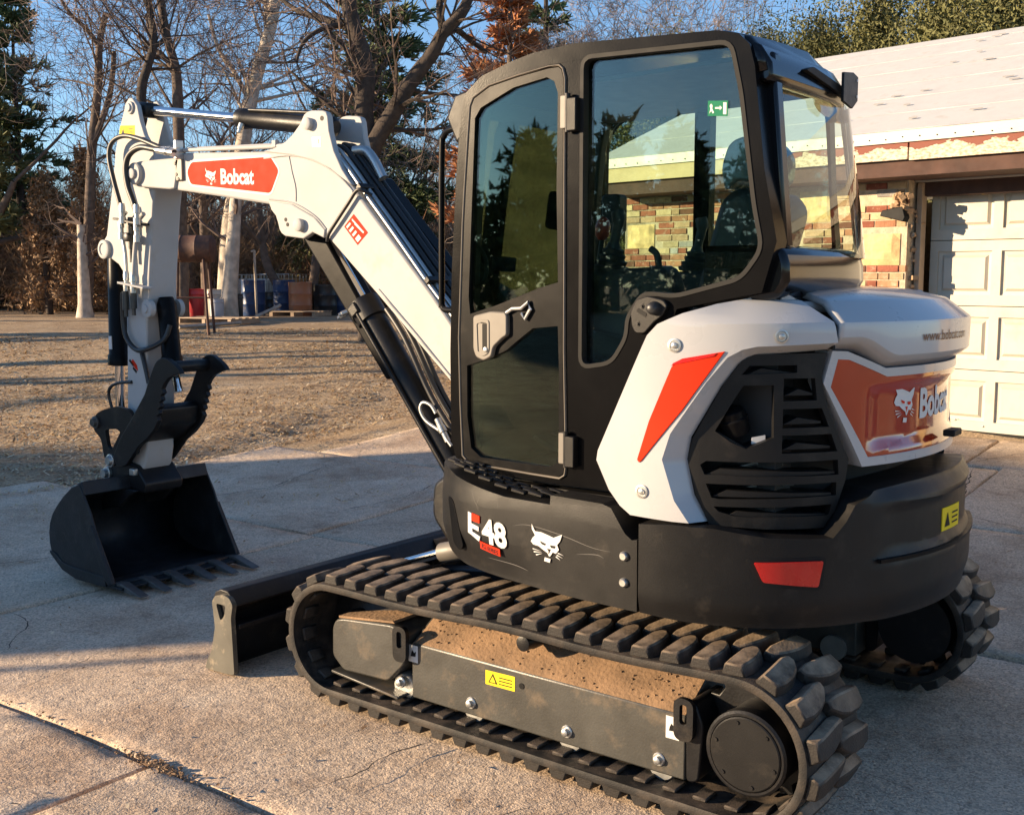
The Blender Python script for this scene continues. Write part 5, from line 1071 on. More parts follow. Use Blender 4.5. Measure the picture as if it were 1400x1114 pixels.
# bucket cylinder in front of the arm
kc = part(MB().lathe((3.755, 0, 1.88), (.04, 0, -1), [(-.05, .04), (.0, .062), (.63, .062), (.64, .070), (.70, .070), (.704, .04)], 24), 'bucket_cylinder', 'black', None, 40)
part(MB().tube([(3.782, 0, 1.19), (3.80, 0, .83)], .030, 16), 'cylinder_rod', 'chrome', kc, 60); part(MB().prism([(3.79, 1.36), (3.76, 1.36), (3.76, 1.28), (3.79, 1.28)], .0615, .066, XZ), 'cylinder_label', 'decalwhite', kc)
# thumb cylinder behind the arm
tc_ = part(MB().lathe((3.285, 0, 1.56), (-.10, 0, -1), [(-.04, .04), (0, .056), (.30, .056), (.31, .062), (.36, .062)], 22), 'thumb_cylinder', 'black', None, 40); part(MB().tube([(3.25, 0, 1.22), (3.20, 0, 1.05)], .026, 14), 'cylinder_rod', 'chrome', tc_, 60)
# bucket linkage
lk = rounded([(3.850, .846), (3.800, .895), (3.738, .918), (3.650, .940), (3.583, .953), (3.471, .940), (3.402, .880), (3.461, .767), (3.566, .647), (3.640, .585), (3.710, .590), (3.745, .640), (3.767, .740), (3.841, .790)], .02)
lh = rounded([(3.72, .80), (3.60, .815), (3.56, .80), (3.66, .68), (3.70, .70)], .015)
lnk_ = None
for sg in (1, -1):
    q = part(MB().prism(lk, .135*sg, .160*sg, XZ, [lh]), 'bucket_link', 'steel_black', None, bev=.005)
    for x, z, r_ in ((3.814, .839, .030), (3.668, .618, .032)): part(MB().lathe((x, .158*sg, z), (0, sg, 0), [(0, r_+.008), (.012, r_+.008), (.014, r_), (.030, r_*.8)], 18), 'link_pin', 'zinc' if x < 3.7 else 'frame', q, 40)
part(MB().tube([(3.814, -.15, .839), (3.814, .15, .839)], .03, 14), 'link_shaft', 'steel_black', None, 40)
# thumb: two hooked tines joined by a cross tube and a boxed web
tine = [(2.935, 1.182), (2.955, 1.205), (2.99, 1.228), (3.05, 1.258), (3.085, 1.264), (3.118, 1.260), (3.150, 1.246), (3.175, 1.226), (3.220, 1.160), (3.285, 1.045), (3.415, .90), (3.55, .76), (3.62, .66), (3.625, .62), (3.60, .595), (3.56, .59), (3.50, .605), (3.36, .735), (3.27, .79), (3.20, .85), (3.163, .90), (3.178, .925), (3.150, .94), (3.163, .965), (3.135, .98), (3.148, 1.005), (3.120, 1.02), (3.133, 1.045), (3.105, 1.06), (3.118, 1.085), (3.095, 1.115), (3.06, 1.145), (3.0, 1.168)]
thumb = part(MB().tube([(3.115, -.16, 1.205), (3.115, .16, 1.205)], .034, 18), 'thumb', 'steel_black', None, 40)
for sg in (1, -1): part(MB().prism(tine, .142*sg, .172*sg, XZ), 'thumb_tine', 'steel_black', thumb, bev=.004)
part(MB().prism(rounded([(3.40, .87), (3.25, .985), (3.20, .96), (3.215, .86), (3.36, .76), (3.46, .72)], .015), -.143, .143, XZ), 'thumb_web', 'steel_black', thumb, bev=.006)
part(MB().tube([(3.50, -.15, .70), (3.50, .15, .70)], .038, 16), 'thumb_pin', 'steel_black', thumb, 40)
# coupler
cp = part(MB().prism(rounded([(3.74, .60), (3.78, .53), (3.72, .47), (3.55, .46), (3.38, .44), (3.36, .50), (3.46, .60), (3.60, .62)], .02), -.13, .13, XZ), 'coupler', 'steel_black', None, bev=.01)
for x, z, r_ in ((3.750, .530, .030),): part(MB().lathe((x, .125, z), (0, 1, 0), [(0, r_+.01), (.02, r_+.01), (.022, r_), (.045, r_*.85)], 18), 'coupler_pin', 'zinc', cp, 40)
part(MB().box((3.47, .14, .565), (.05, .03, .04)), 'coupler_catch', 'zinc', cp, bev=.005)
# ---- bucket
sc_ = lambda a, b: (-2.307+(a+2.307)*.983, 1.709+(b-1.709)*.983)
bs = [sc_(*q) for q in ((3.665, .505), (3.75, .475), (3.842, .412), (3.92, .345), (3.975, .287), (4.010, .225), (4.023, .165), (4.020, .10), (4.004, .042), (3.95, -.012), (3.881, -.047), (3.80, -.072), (3.730, -.082), (3.500, -.082), (3.345, -.062), (3.365, -.011), (3.521, .247), (3.562, .341))]
BW = .44
back = bs[:15]; V = []; F = []
for x, z in back: V += [(x, BW-.012, z), (x, -BW+.012, z)]
for i in range(len(back)-1): F.append((2*i, 2*i+1, 2*i+3, 2*i+2))
bucket = mk('bucket', V, F, M['bucketblk'], EX, smooth=50); md = bucket.modifiers.new('solid', 'SOLIDIFY'); md.thickness = .016; md.offset = -1
for sg in (1, -1):
    part(MB().prism(bs, (BW-.014)*sg, BW*sg, XZ), 'bucket_side', 'bucketblk', bucket, bev=.004)
    c = [sc_(*q) for q in ((3.540, .275), (3.345, -.045), (3.385, -.06), (3.42, -.035), (3.575, .245))]
    part(MB().prism(c, (BW-.002)*sg, (BW+.014)*sg, XZ), 'side_cutter', 'bucketblk', bucket, bev=.003)
    w_ = [sc_(*q) for q in ((4.016, .055), (3.95, .050), (3.88, .005), (3.75, -.010), (3.56, -.012), (3.43, -.02), (3.42, -.075), (3.73, -.079), (3.88, -.044), (4.0, .035))]
    part(MB().prism(w_, (BW-.002)*sg, (BW+.008)*sg, XZ), 'wear_plate', 'bucketblk', bucket, bev=.002)
    part(MB().prism([(3.41, .46), (3.80, .46), (3.78, .30), (3.60, .34), (3.50, .42)], .135*sg, .165*sg, XZ), 'bucket_ear', 'bucketblk', bucket, bev=.005)
part(MB().prism([sc_(*q) for q in ((3.650, .520), (3.700, .505), (3.680, .440), (3.620, .440))], -BW+.005, BW-.005, XZ), 'bucket_rail', 'bucketblk', bucket, bev=.006)
part(MB().prism([sc_(*q) for q in ((3.52, -.082), (3.275, -.074), (3.275, -.060), (3.50, -.055))], -BW, BW, XZ), 'cutting_edge', 'bucketblk', bucket, bev=.003)
tm_ = mat('worn_tooth', (.10, .095, .09), .5, .3, var=.3, scale=20)
th = MB().prism([(.10, .018), (.02, .026), (-.16, -.018), (-.165, -.024), (.0, -.020), (.10, -.016)], -.028, .028, XZ); t0 = th.mk('tooth', tm_, bucket, bev=.004)
for i in range(6):
    o = t0 if i == 0 else lnk(t0.copy(), bucket); x, z = sc_(3.285, -.066); o.location = (x, BW-.045-i*(2*BW-.09)/5, z)
for y, z, x in ((.40, .16, 3.50), (.20, .18, 3.86), (-.18, .26, 3.90)): part(MB().lathe((x, y, z), (-1, .3, .2), [(0, .014), (.01, .014), (.014, .009)], 10), 'bolt_head', 'zinc', bucket, 40)
# ------------------------------------------------------------------ yard objects and trees
def far(px_ang, D):                                   # bearing in degrees right of the view axis, distance from the photographer
    a = YAW-R(px_ang); x, y = CAM.x+D*math.cos(a), CAM.y+D*math.sin(a); return x, y
def bear(px): return math.degrees(math.atan((px-700)/1525))
def at(px, D): x, y = far(bear(px), D/ math.cos(math.atan((px-700)/1525))); return Vector((x, y, Hd(x, y)))
M['bark'] = mat('bark', (.12, .088, .068), .95, var=.35, scale=9, bump=1., bscale=30)
M['barkdark'] = mat('dark_bark', (.05, .037, .029), .95, var=.35, scale=9, bump=1., bscale=30)
M['barkpale'] = mat('pale_bark', (.46, .40, .33), .9, var=.3, scale=6, bump=.8, bscale=25)
M['twig'] = mat('twigs', (.135, .095, .078), .95, var=.3, scale=2)
M['twigpale'] = mat('pale_twigs', (.27, .215, .185), .95, var=.3, scale=2)
M['twigred'] = mat('rusty_twigs', (.30, .15, .085), .95, var=.35, scale=1.5)
M['pine'] = mat('pine_needles', (.075, .11, .045), .75, var=.35, scale=2)
M['pinelit'] = mat('sunlit_needles', (.115, .125, .045), .75, var=.35, scale=2)  # pine needle colour lightened and yellowed to look sunlit
M['juniper'] = mat('juniper_foliage', (.12, .12, .04), .8, var=.45, scale=2.5)
M['rust'] = mat('dead_needles', (.33, .14, .06), .85, var=.35, scale=2)
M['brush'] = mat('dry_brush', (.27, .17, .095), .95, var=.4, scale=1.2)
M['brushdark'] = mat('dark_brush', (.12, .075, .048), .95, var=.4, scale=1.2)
def branch(mb, tw, p, d, L_, r, depth, rnd, maxd, up=.12, wig=.22, split=(2, 3), ns=6, shrink=.68):
    n = max(3, int(L_/.35)) if depth < 2 else 3
    pts = [p.copy()]; rs = [r]; q = p.copy(); dd = d.normalized()
    for i in range(n):
        dd = (dd+Vector((rnd.gauss(0, wig), rnd.gauss(0, wig), rnd.gauss(0, wig)+up))*.45).normalized(); q = q+dd*L_/n; pts.append(q.copy()); rs.append(r*(1-.62*(i+1)/n))
    (mb if depth < 3 else tw).tube(pts, rs, max(3, ns-depth*1), caps=False)
    if depth >= maxd: return
    k = rnd.randint(*split)+(1 if depth > 1 else 0)
    for j in range(k):
        t = rnd.uniform(.35, 1.) if j else 1.
        i = min(n, max(1, int(round(t*n)))); b = pts[i]
        ax = dd.orthogonal(); ax.rotate(Matrix.Rotation(rnd.uniform(0, 6.283), 3, dd)); ang = R(rnd.uniform(18, 58))
        nd = (dd*math.cos(ang)+ax*math.sin(ang)).normalized()
        branch(mb, tw, b, nd, L_*shrink*rnd.uniform(.75, 1.15), max(rs[i]*.72, .006), depth+1, rnd, maxd, up, wig, split, ns, shrink)
def bare_tree(name, base, h, r, seed, label, cat_='tree', lean=(0, 0), maxd=5, bm='bark', tm='twig', up=.12, split=(2, 3), group=None, trunks=1, wig=.22, shrink=.68, first=.42):
    rnd = random.Random(seed); t = empty(name, base); tag(t, label, cat_, group)
    mb, tw = MB(), MB()
    for k in range(trunks):
        a = rnd.uniform(0, 6.28); ln = Vector((lean[0]+(.35*math.cos(a) if trunks > 1 else 0), lean[1]+(.35*math.sin(a) if trunks > 1 else 0), 1))
        branch(mb, tw, Vector((.15*math.cos(a)*(trunks > 1), .15*math.sin(a)*(trunks > 1), -.1)), ln, h*first, r, 0, rnd, maxd, up, wig, split, 8, shrink)
    mb.mk('trunk', M[bm], t, 60)
    if tw.V: tw.mk('crown', M[tm], t)
    return t
def tuft(m, p, d, L_, n, w, rnd):
    for i in range(n):
        v = (d+Vector((rnd.gauss(0, .55), rnd.gauss(0, .55), rnd.gauss(0, .45)))).normalized(); s = v.orthogonal().normalized(); s.rotate(Matrix.Rotation(rnd.uniform(0, 6), 3, v)); l = L_*rnd.uniform(.7, 1.2)
        m.add([p-s*w, p+s*w, p+v*l+s*w*.4, p+v*l-s*w*.4], [(0, 1, 2, 3)])
def pine(name, base, h, seed, label, spread=.28, bare=.22, dens=1., mats=('barkdark', 'pine'), droop=-.08, lean=(0, 0), group=None, tl=.30, top=.12, cat_='tree', gaps=.15):
    rnd = random.Random(seed); t = empty(name, base); tag(t, label, cat_, group); mb, nd = MB(), MB()
    tr = [Vector((lean[0]*h*(z/10)+.05*h*.1*noise.noise(Vector((z, seed, 0))), lean[1]*h*z/10, h*z/10-.1)) for z in range(11)]
    mb.tube(tr, [max(.02, h*.018*(1-.92*z/10)) for z in range(11)], 8)
    z = bare*h
    while z < h*.985:
        f = z/h; i = min(9, int(f*10)); c = tr[i].lerp(tr[i+1], f*10-i); env = (1-f)**.75*(1 if f > bare+.1 else .75)+top*(1-f)
        for b in range(rnd.randint(3, 5)):
            if rnd.random() < gaps: continue
            a = rnd.uniform(0, 6.283); L_ = h*spread*env*rnd.uniform(.6, 1.15)
            if L_ < .12: L_ = .15
            d = Vector((math.cos(a), math.sin(a), rnd.uniform(-.15, .25)+.35*f)); pts = [c]; q = c.copy(); k = max(3, int(L_/.3))
            for j in range(k): d = (d.normalized()+Vector((rnd.gauss(0, .12), rnd.gauss(0, .12), droop+rnd.gauss(0, .08)+.10*j/k))).normalized(); q = q+d*L_/k; pts.append(q.copy())
            mb.tube(pts, [max(.008, L_*.018*(1-.8*j/k)) for j in range(k+1)], 4, caps=False)
            for j in range(max(1, int(k*.3)), k+1):
                for s in range(int(rnd.randint(2, 4)*dens)):
                    off = Vector((rnd.gauss(0, .16), rnd.gauss(0, .16), rnd.gauss(0, .10)))*min(1.2, L_*.7); dv = (pts[j]-c).normalized()+Vector((0, 0, .25)); tuft(nd, pts[j]+off, dv, tl*rnd.uniform(.7, 1.2), 9, .026*(1+tl), rnd)
        z += h*rnd.uniform(.022, .042)
    mb.mk('trunk', M[mats[0]], t, 60); nd.mk('crown', M[mats[1]], t); return t
def clump_tree(name, base, h, w, seed, label, m='juniper', n=130, group=None, cat_='tree', leaf=.12, per=90, trunk='barkdark'):
    """dense evergreen: many leaf-sized faces gathered in clumps over an uneven crown"""
    rnd = random.Random(seed); t = empty(name, base); tag(t, label, cat_, group); mb, lf = MB(), MB()
    mb.tube([(0, 0, -.1), (.05, .02, h*.4), (0, .05, h*.8)], [h*.03, h*.022, h*.008], 7)
    for i in range(n):
        f = rnd.random()**.8; a = rnd.uniform(0, 6.283); rr = w*(1-f**1.6)*(.45+.55*rnd.random())*(1+.35*noise.noise(Vector((math.cos(a)*1.5, math.sin(a)*1.5, f*4+seed)))); c = Vector((rr*math.cos(a), rr*math.sin(a), h*(.04+.96*f))); s = w*.20*rnd.uniform(.6, 1.3)
        if i % 4 == 0: mb.tube([(0, 0, h*(.06+.80*f)), tuple(c)], [.03, .01], 4, caps=False)
        for j in range(per):
            p = c+Vector((rnd.gauss(0, s*.55), rnd.gauss(0, s*.55), rnd.gauss(0, s*.75))); u = Vector((rnd.gauss(0, 1), rnd.gauss(0, 1), rnd.gauss(.5, 1))).normalized(); v = u.orthogonal().normalized(); v.rotate(Matrix.Rotation(rnd.uniform(0, 6), 3, u)); l = leaf*rnd.uniform(.5, 1.3)
            lf.add([p-v*l*.22, p+v*l*.22, p+u*l], [(0, 1, 2)])
    mb.mk('trunk', M[trunk], t, 60); lf.mk('crown', M[m], t); return t
def thicket(name, px0, px1, D0, D1, h, n, seed, m, label, cat_, tw=.010, hs=None, arch=.5):
    rnd = random.Random(seed); mb = MB()
    for i in range(n):
        px = rnd.uniform(px0, px1); b = at(px, rnd.uniform(D0, D1)); hh = h*rnd.uniform(.35, 1.1)*(1+.45*noise.noise(Vector((px*.012, seed, 0))))*(hs(px) if hs else 1)
        d = Vector((rnd.gauss(0, .35+.5*arch), rnd.gauss(0, .35+.5*arch), 1)).normalized(); p = b+Vector((0, 0, rnd.uniform(0, .45)*hh)); q = p.copy(); pts = [p]
        for k in range(4): d = (d+Vector((rnd.gauss(0, .3+.35*arch), rnd.gauss(0, .3+.35*arch), -arch*.5*k*rnd.random()))).normalized(); q = q+d*hh*.25; pts.append(q.copy())
        w = tw*rnd.uniform(.6, 1.5); s = Vector((rnd.gauss(0, 1), rnd.gauss(0, 1), 0)).normalized()
        V = []
        for k, c in enumerate(pts): ww = w*(1-.2*k); V += [c-s*ww, c+s*ww]
        mb.add(V, [(2*k, 2*k+1, 2*k+3, 2*k+2) for k in range(4)])
        for k in range(3):
            c = pts[rnd.randint(1, 4)]; e = c+Vector((rnd.gauss(0, .3), rnd.gauss(0, .3), rnd.gauss(.15, .25)))*hh*.3; mb.add([c-s*w*.5, c+s*w*.5, e], [(0, 1, 2)])
    o = mb.mk(name, M[m]); tag(o, label, cat_, kind='stuff'); return o
def P3(px, py, D): return CAM+D*(_f+_r*((px-700)/1525)+_u*((557-py)/1525))
def skeleton_tree(name, D, limbs, label, seed, bm='barkdark', tm='twig', dens=1., tl=2.2, maxd=4, spread=.5):
    """a bare tree whose main limbs are given as bearing/height pairs at distance D, with real depth of their own"""
    rnd = random.Random(seed); px0 = limbs[0][0][0][0]; b = at(px0, D); t = empty(name, b); tag(t, label, 'tree'); mb, tw = MB(), MB(); k = D/1525
    for li, (pts, r0, r1) in enumerate(limbs):
        dep = rnd.uniform(-spread, spread)*2 if li else 0; P = []
        for i, (x, y) in enumerate(pts): P.append(P3(x, y, D+dep*i/(len(pts)-1))-b)
        if li == 0: P[0].z = -.1
        P = spline(P, 4); n = len(P); rs = [(r0+(r1-r0)*i/(n-1))*k*(1+.10*noise.noise(Vector((i*.7, seed, li)))) for i in range(n)]
        mb.tube(P, rs, 8, caps=False)
        for j in range(int(n*.9*dens)):
            i = rnd.randint(int(n*(.35 if li == 0 else .12)), n-1); d = (P[min(i+1, n-1)]-P[i-1]).normalized(); ax = d.orthogonal(); ax.rotate(Matrix.Rotation(rnd.uniform(0, 6.283), 3, d)); ang = R(rnd.uniform(25, 70))
            branch(mb, tw, P[i], d*math.cos(ang)+ax*math.sin(ang), tl*rnd.uniform(.5, 1.2), max(.012, rs[i]*.30), 2, rnd, maxd, .10, .26, (2, 3), 6, .68)
    mb.mk('trunk', M[bm], t, 60); tw.mk('crown', M[tm], t); return t
# evergreens and bare trees, left to right
pine('pine_tree', at(38, 36), 10.3, 3, 'tall dark green pine at the left edge of the photo', spread=.22, bare=.22, dens=1.7, tl=.34, gaps=.08)
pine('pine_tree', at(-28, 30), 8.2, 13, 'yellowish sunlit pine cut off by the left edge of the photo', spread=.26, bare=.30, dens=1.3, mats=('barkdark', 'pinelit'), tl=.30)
pine('pine_tree', at(522, 34), 12.5, 5, 'tall dark pine behind the forked bare tree above the boom', spread=.22, bare=.12, dens=1.5, tl=.34, gaps=.15)
skeleton_tree('bare_tree', 21, [([(506, 430), (503, 330), (500, 215), (497, 150), (500, 95), (484, 40), (476, 0), (470, -70)], 17, 9), ([(500, 225), (512, 195), (535, 158), (562, 112), (590, 75), (606, 45), (634, 12), (655, -40)], 14, 6), ([(604, 46), (622, 40), (642, 55), (665, 72)], 6, 3), ([(606, 42), (601, 10), (606, -40)], 6, 4), ([(482, 38), (462, 32), (436, 24), (412, 18), (385, 0)], 6, 3), ([(468, 34), (440, 40), (415, 58), (405, 85)], 4, 2)], 'big dark forked bare tree above the boom bracket', 11, dens=.6, tl=1.5, maxd=5)
skeleton_tree('bare_tree', 27, [([(306, 420), (313, 320), (325, 240), (342, 140), (356, 85), (372, 30), (380, -40)], 12, 7), ([(356, 85), (366, 40), (362, -30)], 6, 4), ([(342, 140), (318, 95), (300, 70), (285, 20)], 4, 2)], 'leaning pale barked bare tree behind the orange boom decal', 42, bm='barkpale', tm='twig', dens=.85, tl=2.0, maxd=5)
skeleton_tree('bare_tree', 28, [([(118, 424), (122, 300), (126, 200), (134, 120), (136, 60), (145, 18)], 8, 4), ([(134, 62), (118, 40), (95, 18), (78, -10)], 4, 2), ([(126, 200), (150, 130), (156, 70)], 5, 3)], 'slim pale bare tree right of the left pine', 24, bm='bark', tm='twigpale', dens=.9, tl=2.0, maxd=5)
skeleton_tree('bare_tree', 26, [([(250, 430), (246, 250), (243, 140), (240, 95), (228, 50), (216, -20)], 9, 5), ([(240, 100), (222, 75), (208, 62), (200, 20)], 4, 2)], 'bare tree rising behind the arm cylinder', 31, bm='bark', dens=.85, tl=2.0, maxd=5)
skeleton_tree('bare_tree', 25, [([(200, 430), (198, 230), (193, 130), (203, 88), (210, 60), (206, 20), (190, -30)], 8, 4), ([(208, 66), (226, 50), (222, 10)], 4, 2)], 'dark bare tree just behind the arm top', 33, bm='barkdark', dens=.85, tl=1.8, maxd=5)
for px, D, h_, sd, lb in ((275, 32, 10.5, 56, 'thin bare tree behind the orange boom decal'), (415, 30, 10.5, 64, 'grey bare tree between the leaning trunk and the forked tree'), (612, 32, 9.5, 75, 'fine pale bare tree left of the cab roof'), (585, 38, 10, 76, 'far pale bare tree right of the middle pine')):
    bare_tree('bare_tree', at(px, D), h_, .15, sd, lb, bm='bark', tm='twigpale' if px > 500 else 'twig', maxd=5, split=(2, 4), shrink=.68, trunks=2)
pine('dead_conifer', at(697, 25), 8.6, 17, 'rust brown dead conifer above the cab door', spread=.20, bare=.18, dens=1.5, mats=('bark', 'rust'), tl=.26, gaps=.05)
pine('pine_tree', at(745, 30), 10.8, 19, 'dark pine tip right of the rust brown conifer', spread=.14, bare=.35, dens=1.2, tl=.28)
for i, (px, D, h_, sd, lb) in enumerate(((800, 27, 8.4, 81, 'pale bare tree behind the front of the cab roof'), (868, 29, 9.2, 82, 'bare tree behind the middle of the cab roof'), (945, 27, 9.0, 83, 'bare tree behind the rear of the cab roof'), (1030, 30, 9.6, 84, 'bare tree left of the garage ridge'), (1210, 27, 8.8, 85, 'bare tree over the garage ridge'), (1335, 25, 8.4, 86, 'bare tree over the right end of the garage ridge'))):
    bare_tree('bare_tree', at(px, D), h_, .18, sd, lb, bm='bark', tm='twigpale', maxd=6, split=(2, 4), trunks=2, shrink=.68)
for i, (px, D, h_, w_, sd, lb) in enumerate(((905, 24, 5.5, 2.4, 91, 'dark evergreen top showing just above the cab roof'), (1040, 24, 5.7, 2.6, 97, 'olive evergreen behind the rear corner of the cab roof'), (1110, 22, 5.7, 2.5, 92, 'olive green evergreen left of the garage ridge'), (1185, 21, 6.0, 2.5, 93, 'olive green evergreen above the left part of the garage ridge'), (1265, 19.5, 5.8, 2.4, 94, 'olive evergreen above the middle of the garage ridge'), (1345, 18.5, 6.2, 2.4, 95, 'olive evergreen above the right end of the garage ridge'), (1440, 18, 6.1, 2.4, 96, 'olive evergreen cut by the right edge of the photo'))):
    clump_tree('evergreen_tree', at(px, D), h_, w_, sd, lb, n=300, per=180, leaf=.085, group='evergreens behind the garage')
# the tree line goes on to the left of the frame
for px, D, h_, sd in ((-130, 33, 9.5, 201), (-330, 34, 10.5, 202), (-560, 36, 11, 203)): pine('pine_tree', at(px, D), h_, sd, 'pine standing in the tree line left of the frame', spread=.22, bare=.2, dens=1.0, group='trees left of the frame')
for px, D, h_, sd in ((-70, 30, 10, 211), (-230, 31, 10, 212), (-430, 32, 11, 213), (-680, 36, 11, 214)): bare_tree('bare_tree', at(px, D), h_, .2, sd, 'bare tree standing in the tree line left of the frame', maxd=5, trunks=2, group='trees left of the frame')
thicket('brush', -800, -60, 33, 38, 3.0, 12000, 221, 'brush', 'dry brush continuing left of the frame', 'brush', .012, arch=.8)
thicket('far_twigs', -900, -100, 44, 58, 6.0, 9000, 222, 'twig', 'far bare woodland continuing left of the frame', 'woodland', .02, arch=.12)
# brown brush along the back of the yard
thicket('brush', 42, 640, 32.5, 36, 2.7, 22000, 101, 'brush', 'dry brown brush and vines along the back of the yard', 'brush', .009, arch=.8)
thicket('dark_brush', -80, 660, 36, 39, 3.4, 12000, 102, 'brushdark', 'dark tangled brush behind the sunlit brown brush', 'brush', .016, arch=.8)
thicket('rusty_brush', 430, 640, 32, 35, 2.6, 6000, 103, 'twigred', 'rusty red brush below the forked tree', 'brush', .008, arch=.9)
thicket('far_twigs', -120, 1500, 42, 56, 6.0, 22000, 104, 'twig', 'grey brown mass of far bare woodland', 'woodland', .013, arch=.12)
thicket('far_dark_wood', -120, 1500, 60, 66, 4.5, 9000, 105, 'brushdark', 'dark low woodland far behind the yard', 'woodland', .06, arch=.1)
clump_tree('vine_covered_stump', at(70, 30), 3.6, 1.1, 111, 'rust brown vine clad stump left of the white trunk', m='brush', n=90, per=70, leaf=.13, cat_='shrub')
clump_tree('vine_covered_stump', at(122, 29.5), 4.2, .9, 112, 'tall brown vine mass above the white trunk', m='brush', n=90, per=70, leaf=.13, cat_='shrub')
clump_tree('green_shrub', at(432, 32.5), 2.9, 1.1, 113, 'olive shrub behind the orange brown drum', m='juniper', n=50, per=60, leaf=.14, cat_='shrub')
clump_tree('green_shrub', at(400, 33.5), 2.7, .9, 114, 'olive shrub behind the wire crates', m='juniper', n=40, per=60, leaf=.14, cat_='shrub')
def trunk(px, D, h_, r, lean, m, label, seed):
    rnd = random.Random(seed); b = at(px, D); t = empty('tree_trunk', b); tag(t, label, 'tree trunk')
    pts = [Vector((lean[0]*z*h_/6+.04*noise.noise(Vector((z, seed, 1))), lean[1]*z*h_/6, h_*z/6-.05)) for z in range(7)]
    MB().tube(pts, [r*(1.35 if z == 0 else 1-.07*z) for z in range(7)], 10).mk('trunk', M[m], t, 60)
    tw = MB()
    for i in range(8): branch(tw, tw, pts[rnd.randint(3, 6)], Vector((rnd.gauss(0, 1), rnd.gauss(0, 1), .6)), h_*.35, r*.25, 2, rnd, 4)
    tw.mk('crown', M['twig'], t)
trunk(118, 27.5, 2.3, .17, (0, 0), 'barkpale', 'short white lit trunk standing by the left brush', 1)
trunk(312, 26.0, 3.6, .20, (-.05, -.08), 'barkpale', 'white leaning trunk behind the white bucket', 2)
trunk(285, 27.5, 3.4, .14, (.02, .0), 'bark', 'slim brown trunk behind the rusty drum', 3)
trunk(250, 26.5, 2.6, .12, (.0, .0), 'bark', 'brown trunk beside the arm', 4)
# drums, buckets and crates at the edge of the yard
def c_mat(n, c, r_=.45): return mat(n, c, r_, var=.12, scale=3, dirt=((.25, .2, .15), .2, 4, 0))
DB, DO, DR, DW, DK, DG = c_mat('blue_plastic', (.014, .05, .15)), c_mat('terracotta_plastic', (.36, .15, .075)), c_mat('red_plastic', (.42, .03, .04)), c_mat('white_plastic', (.60, .58, .52)), c_mat('black_plastic_bin', (.02, .022, .025)), c_mat('grey_pail', (.42, .44, .48))
M['rustdrum'] = mat('rusty_steel', (.075, .035, .025), .7, var=.4, scale=4, dirt=((.16, .07, .035), .35, 6, 0), bump=.3)
def drum(name, px, D, h_, r, m, label, cat_, taper=1., lid=None, ribs=True, group=None):
    t = empty(name, at(px, D)); tag(t, label, cat_, group)
    if ribs: prof = [(0, r*.97), (.015, r), (h_*.30, r), (h_*.32, r*1.035), (h_*.35, r), (h_*.64, r), (h_*.66, r*1.035), (h_*.69, r), (h_*.95, r), (h_*.97, r*1.02), (h_, r*1.0), (h_, r*.93), (h_*.97, r*.9)]
    else: prof = [(0, r*taper*.97), (.01, r*taper), (h_*.80, r*(1-.2*(1-taper))), (h_*.82, r*1.05), (h_*.86, r*1.05), (h_*.9, r), (h_*.97, r*1.0), (h_, r*1.04), (h_, r*.95), (h_*.95, r*.92)]
    MB().lathe((0, 0, 0), (0, 0, 1), prof, 24).mk('body', m, t, 40)
    MB().lathe((0, 0, h_*.965), (0, 0, 1), [(0, r*.92), (.012, r*.92)], 24).mk('lid', lid or m, t, 40)
    return t
drum('drum', 348, 29.0, .92, .30, DB, 'blue plastic drum in front of the wire cages', 'drum'); drum('drum', 390, 30.0, .90, .29, DB, 'blue drum partly behind the orange brown drum', 'drum'); drum('drum', 412, 29.0, .88, .30, DO, 'orange brown plastic drum on a pallet', 'drum', lid=DO)
drum('bucket', 269, 26.5, .72, .24, DR, 'red tapered bin below the rusty tank', 'bin', .82, ribs=False); drum('bucket', 296, 27.0, .72, .25, DW, 'white bucket with dark lid beside the red bin', 'bucket', .9, DK, False); drum('bucket', 298, 25.6, .52, .16, DG, 'small grey pail in front of the white bucket', 'bucket', .95, ribs=False); drum('bin', 321, 26.5, .60, .22, DK, 'black bin with blue lid right of the grey pail', 'bin', .95, DB, False)
drum('drum', 336, 30.5, .55, .22, DK, 'dark drum behind the blue plastic drum', 'drum'); drum('drum', 375, 31.0, .60, .26, DK, 'low black drum between the blue drums', 'drum'); drum('drum', 446, 29.5, .80, .30, DK, 'black drum right of the orange brown drum', 'drum'); drum('drum', 466, 30.0, .72, .30, DB, 'dark blue drum at the right end of the row', 'drum')
def tote(px, D, m, label):
    t = empty('wire_crate', at(px, D)); tag(t, label, 'crate'); t.rotation_euler = (0, 0, R(12))
    MB().box((0, 0, .52), (.9, .9, .86)).mk('tank', m, t, bev=.05); MB().box((0, 0, .05), (1.05, 1.05, .10)).mk('pallet', M['trimwood'], t)
    bar = MB().tube([(0, 0, .08), (0, 0, 1.06)], .011, 6).mk('cage_bar', M['zinc'], t); f_ = True
    for i in range(7):
        for sx, sy in ((i/6-.5, -.5), (i/6-.5, .5), (-.5, i/6-.5), (.5, i/6-.5)):
            o = bar if f_ else lnk(bar.copy(), t); f_ = False; o.location = (sx, sy, 0)
    for z in (.25, .52, .80, 1.06):
        MB().tube([(-.5, -.5, z), (.5, -.5, z), (.5, .5, z), (-.5, .5, z), (-.5, -.5, z)], .011, 6).mk('cage_rail', M['zinc'], t)
tote(362, 31.5, DW, 'white caged tank behind the blue plastic drum'); tote(392, 31.8, c_mat('amber_plastic', (.52, .30, .13)), 'amber caged tank behind the orange brown drum'); tote(330, 32.5, DG, 'grey caged tank behind the white leaning trunk')
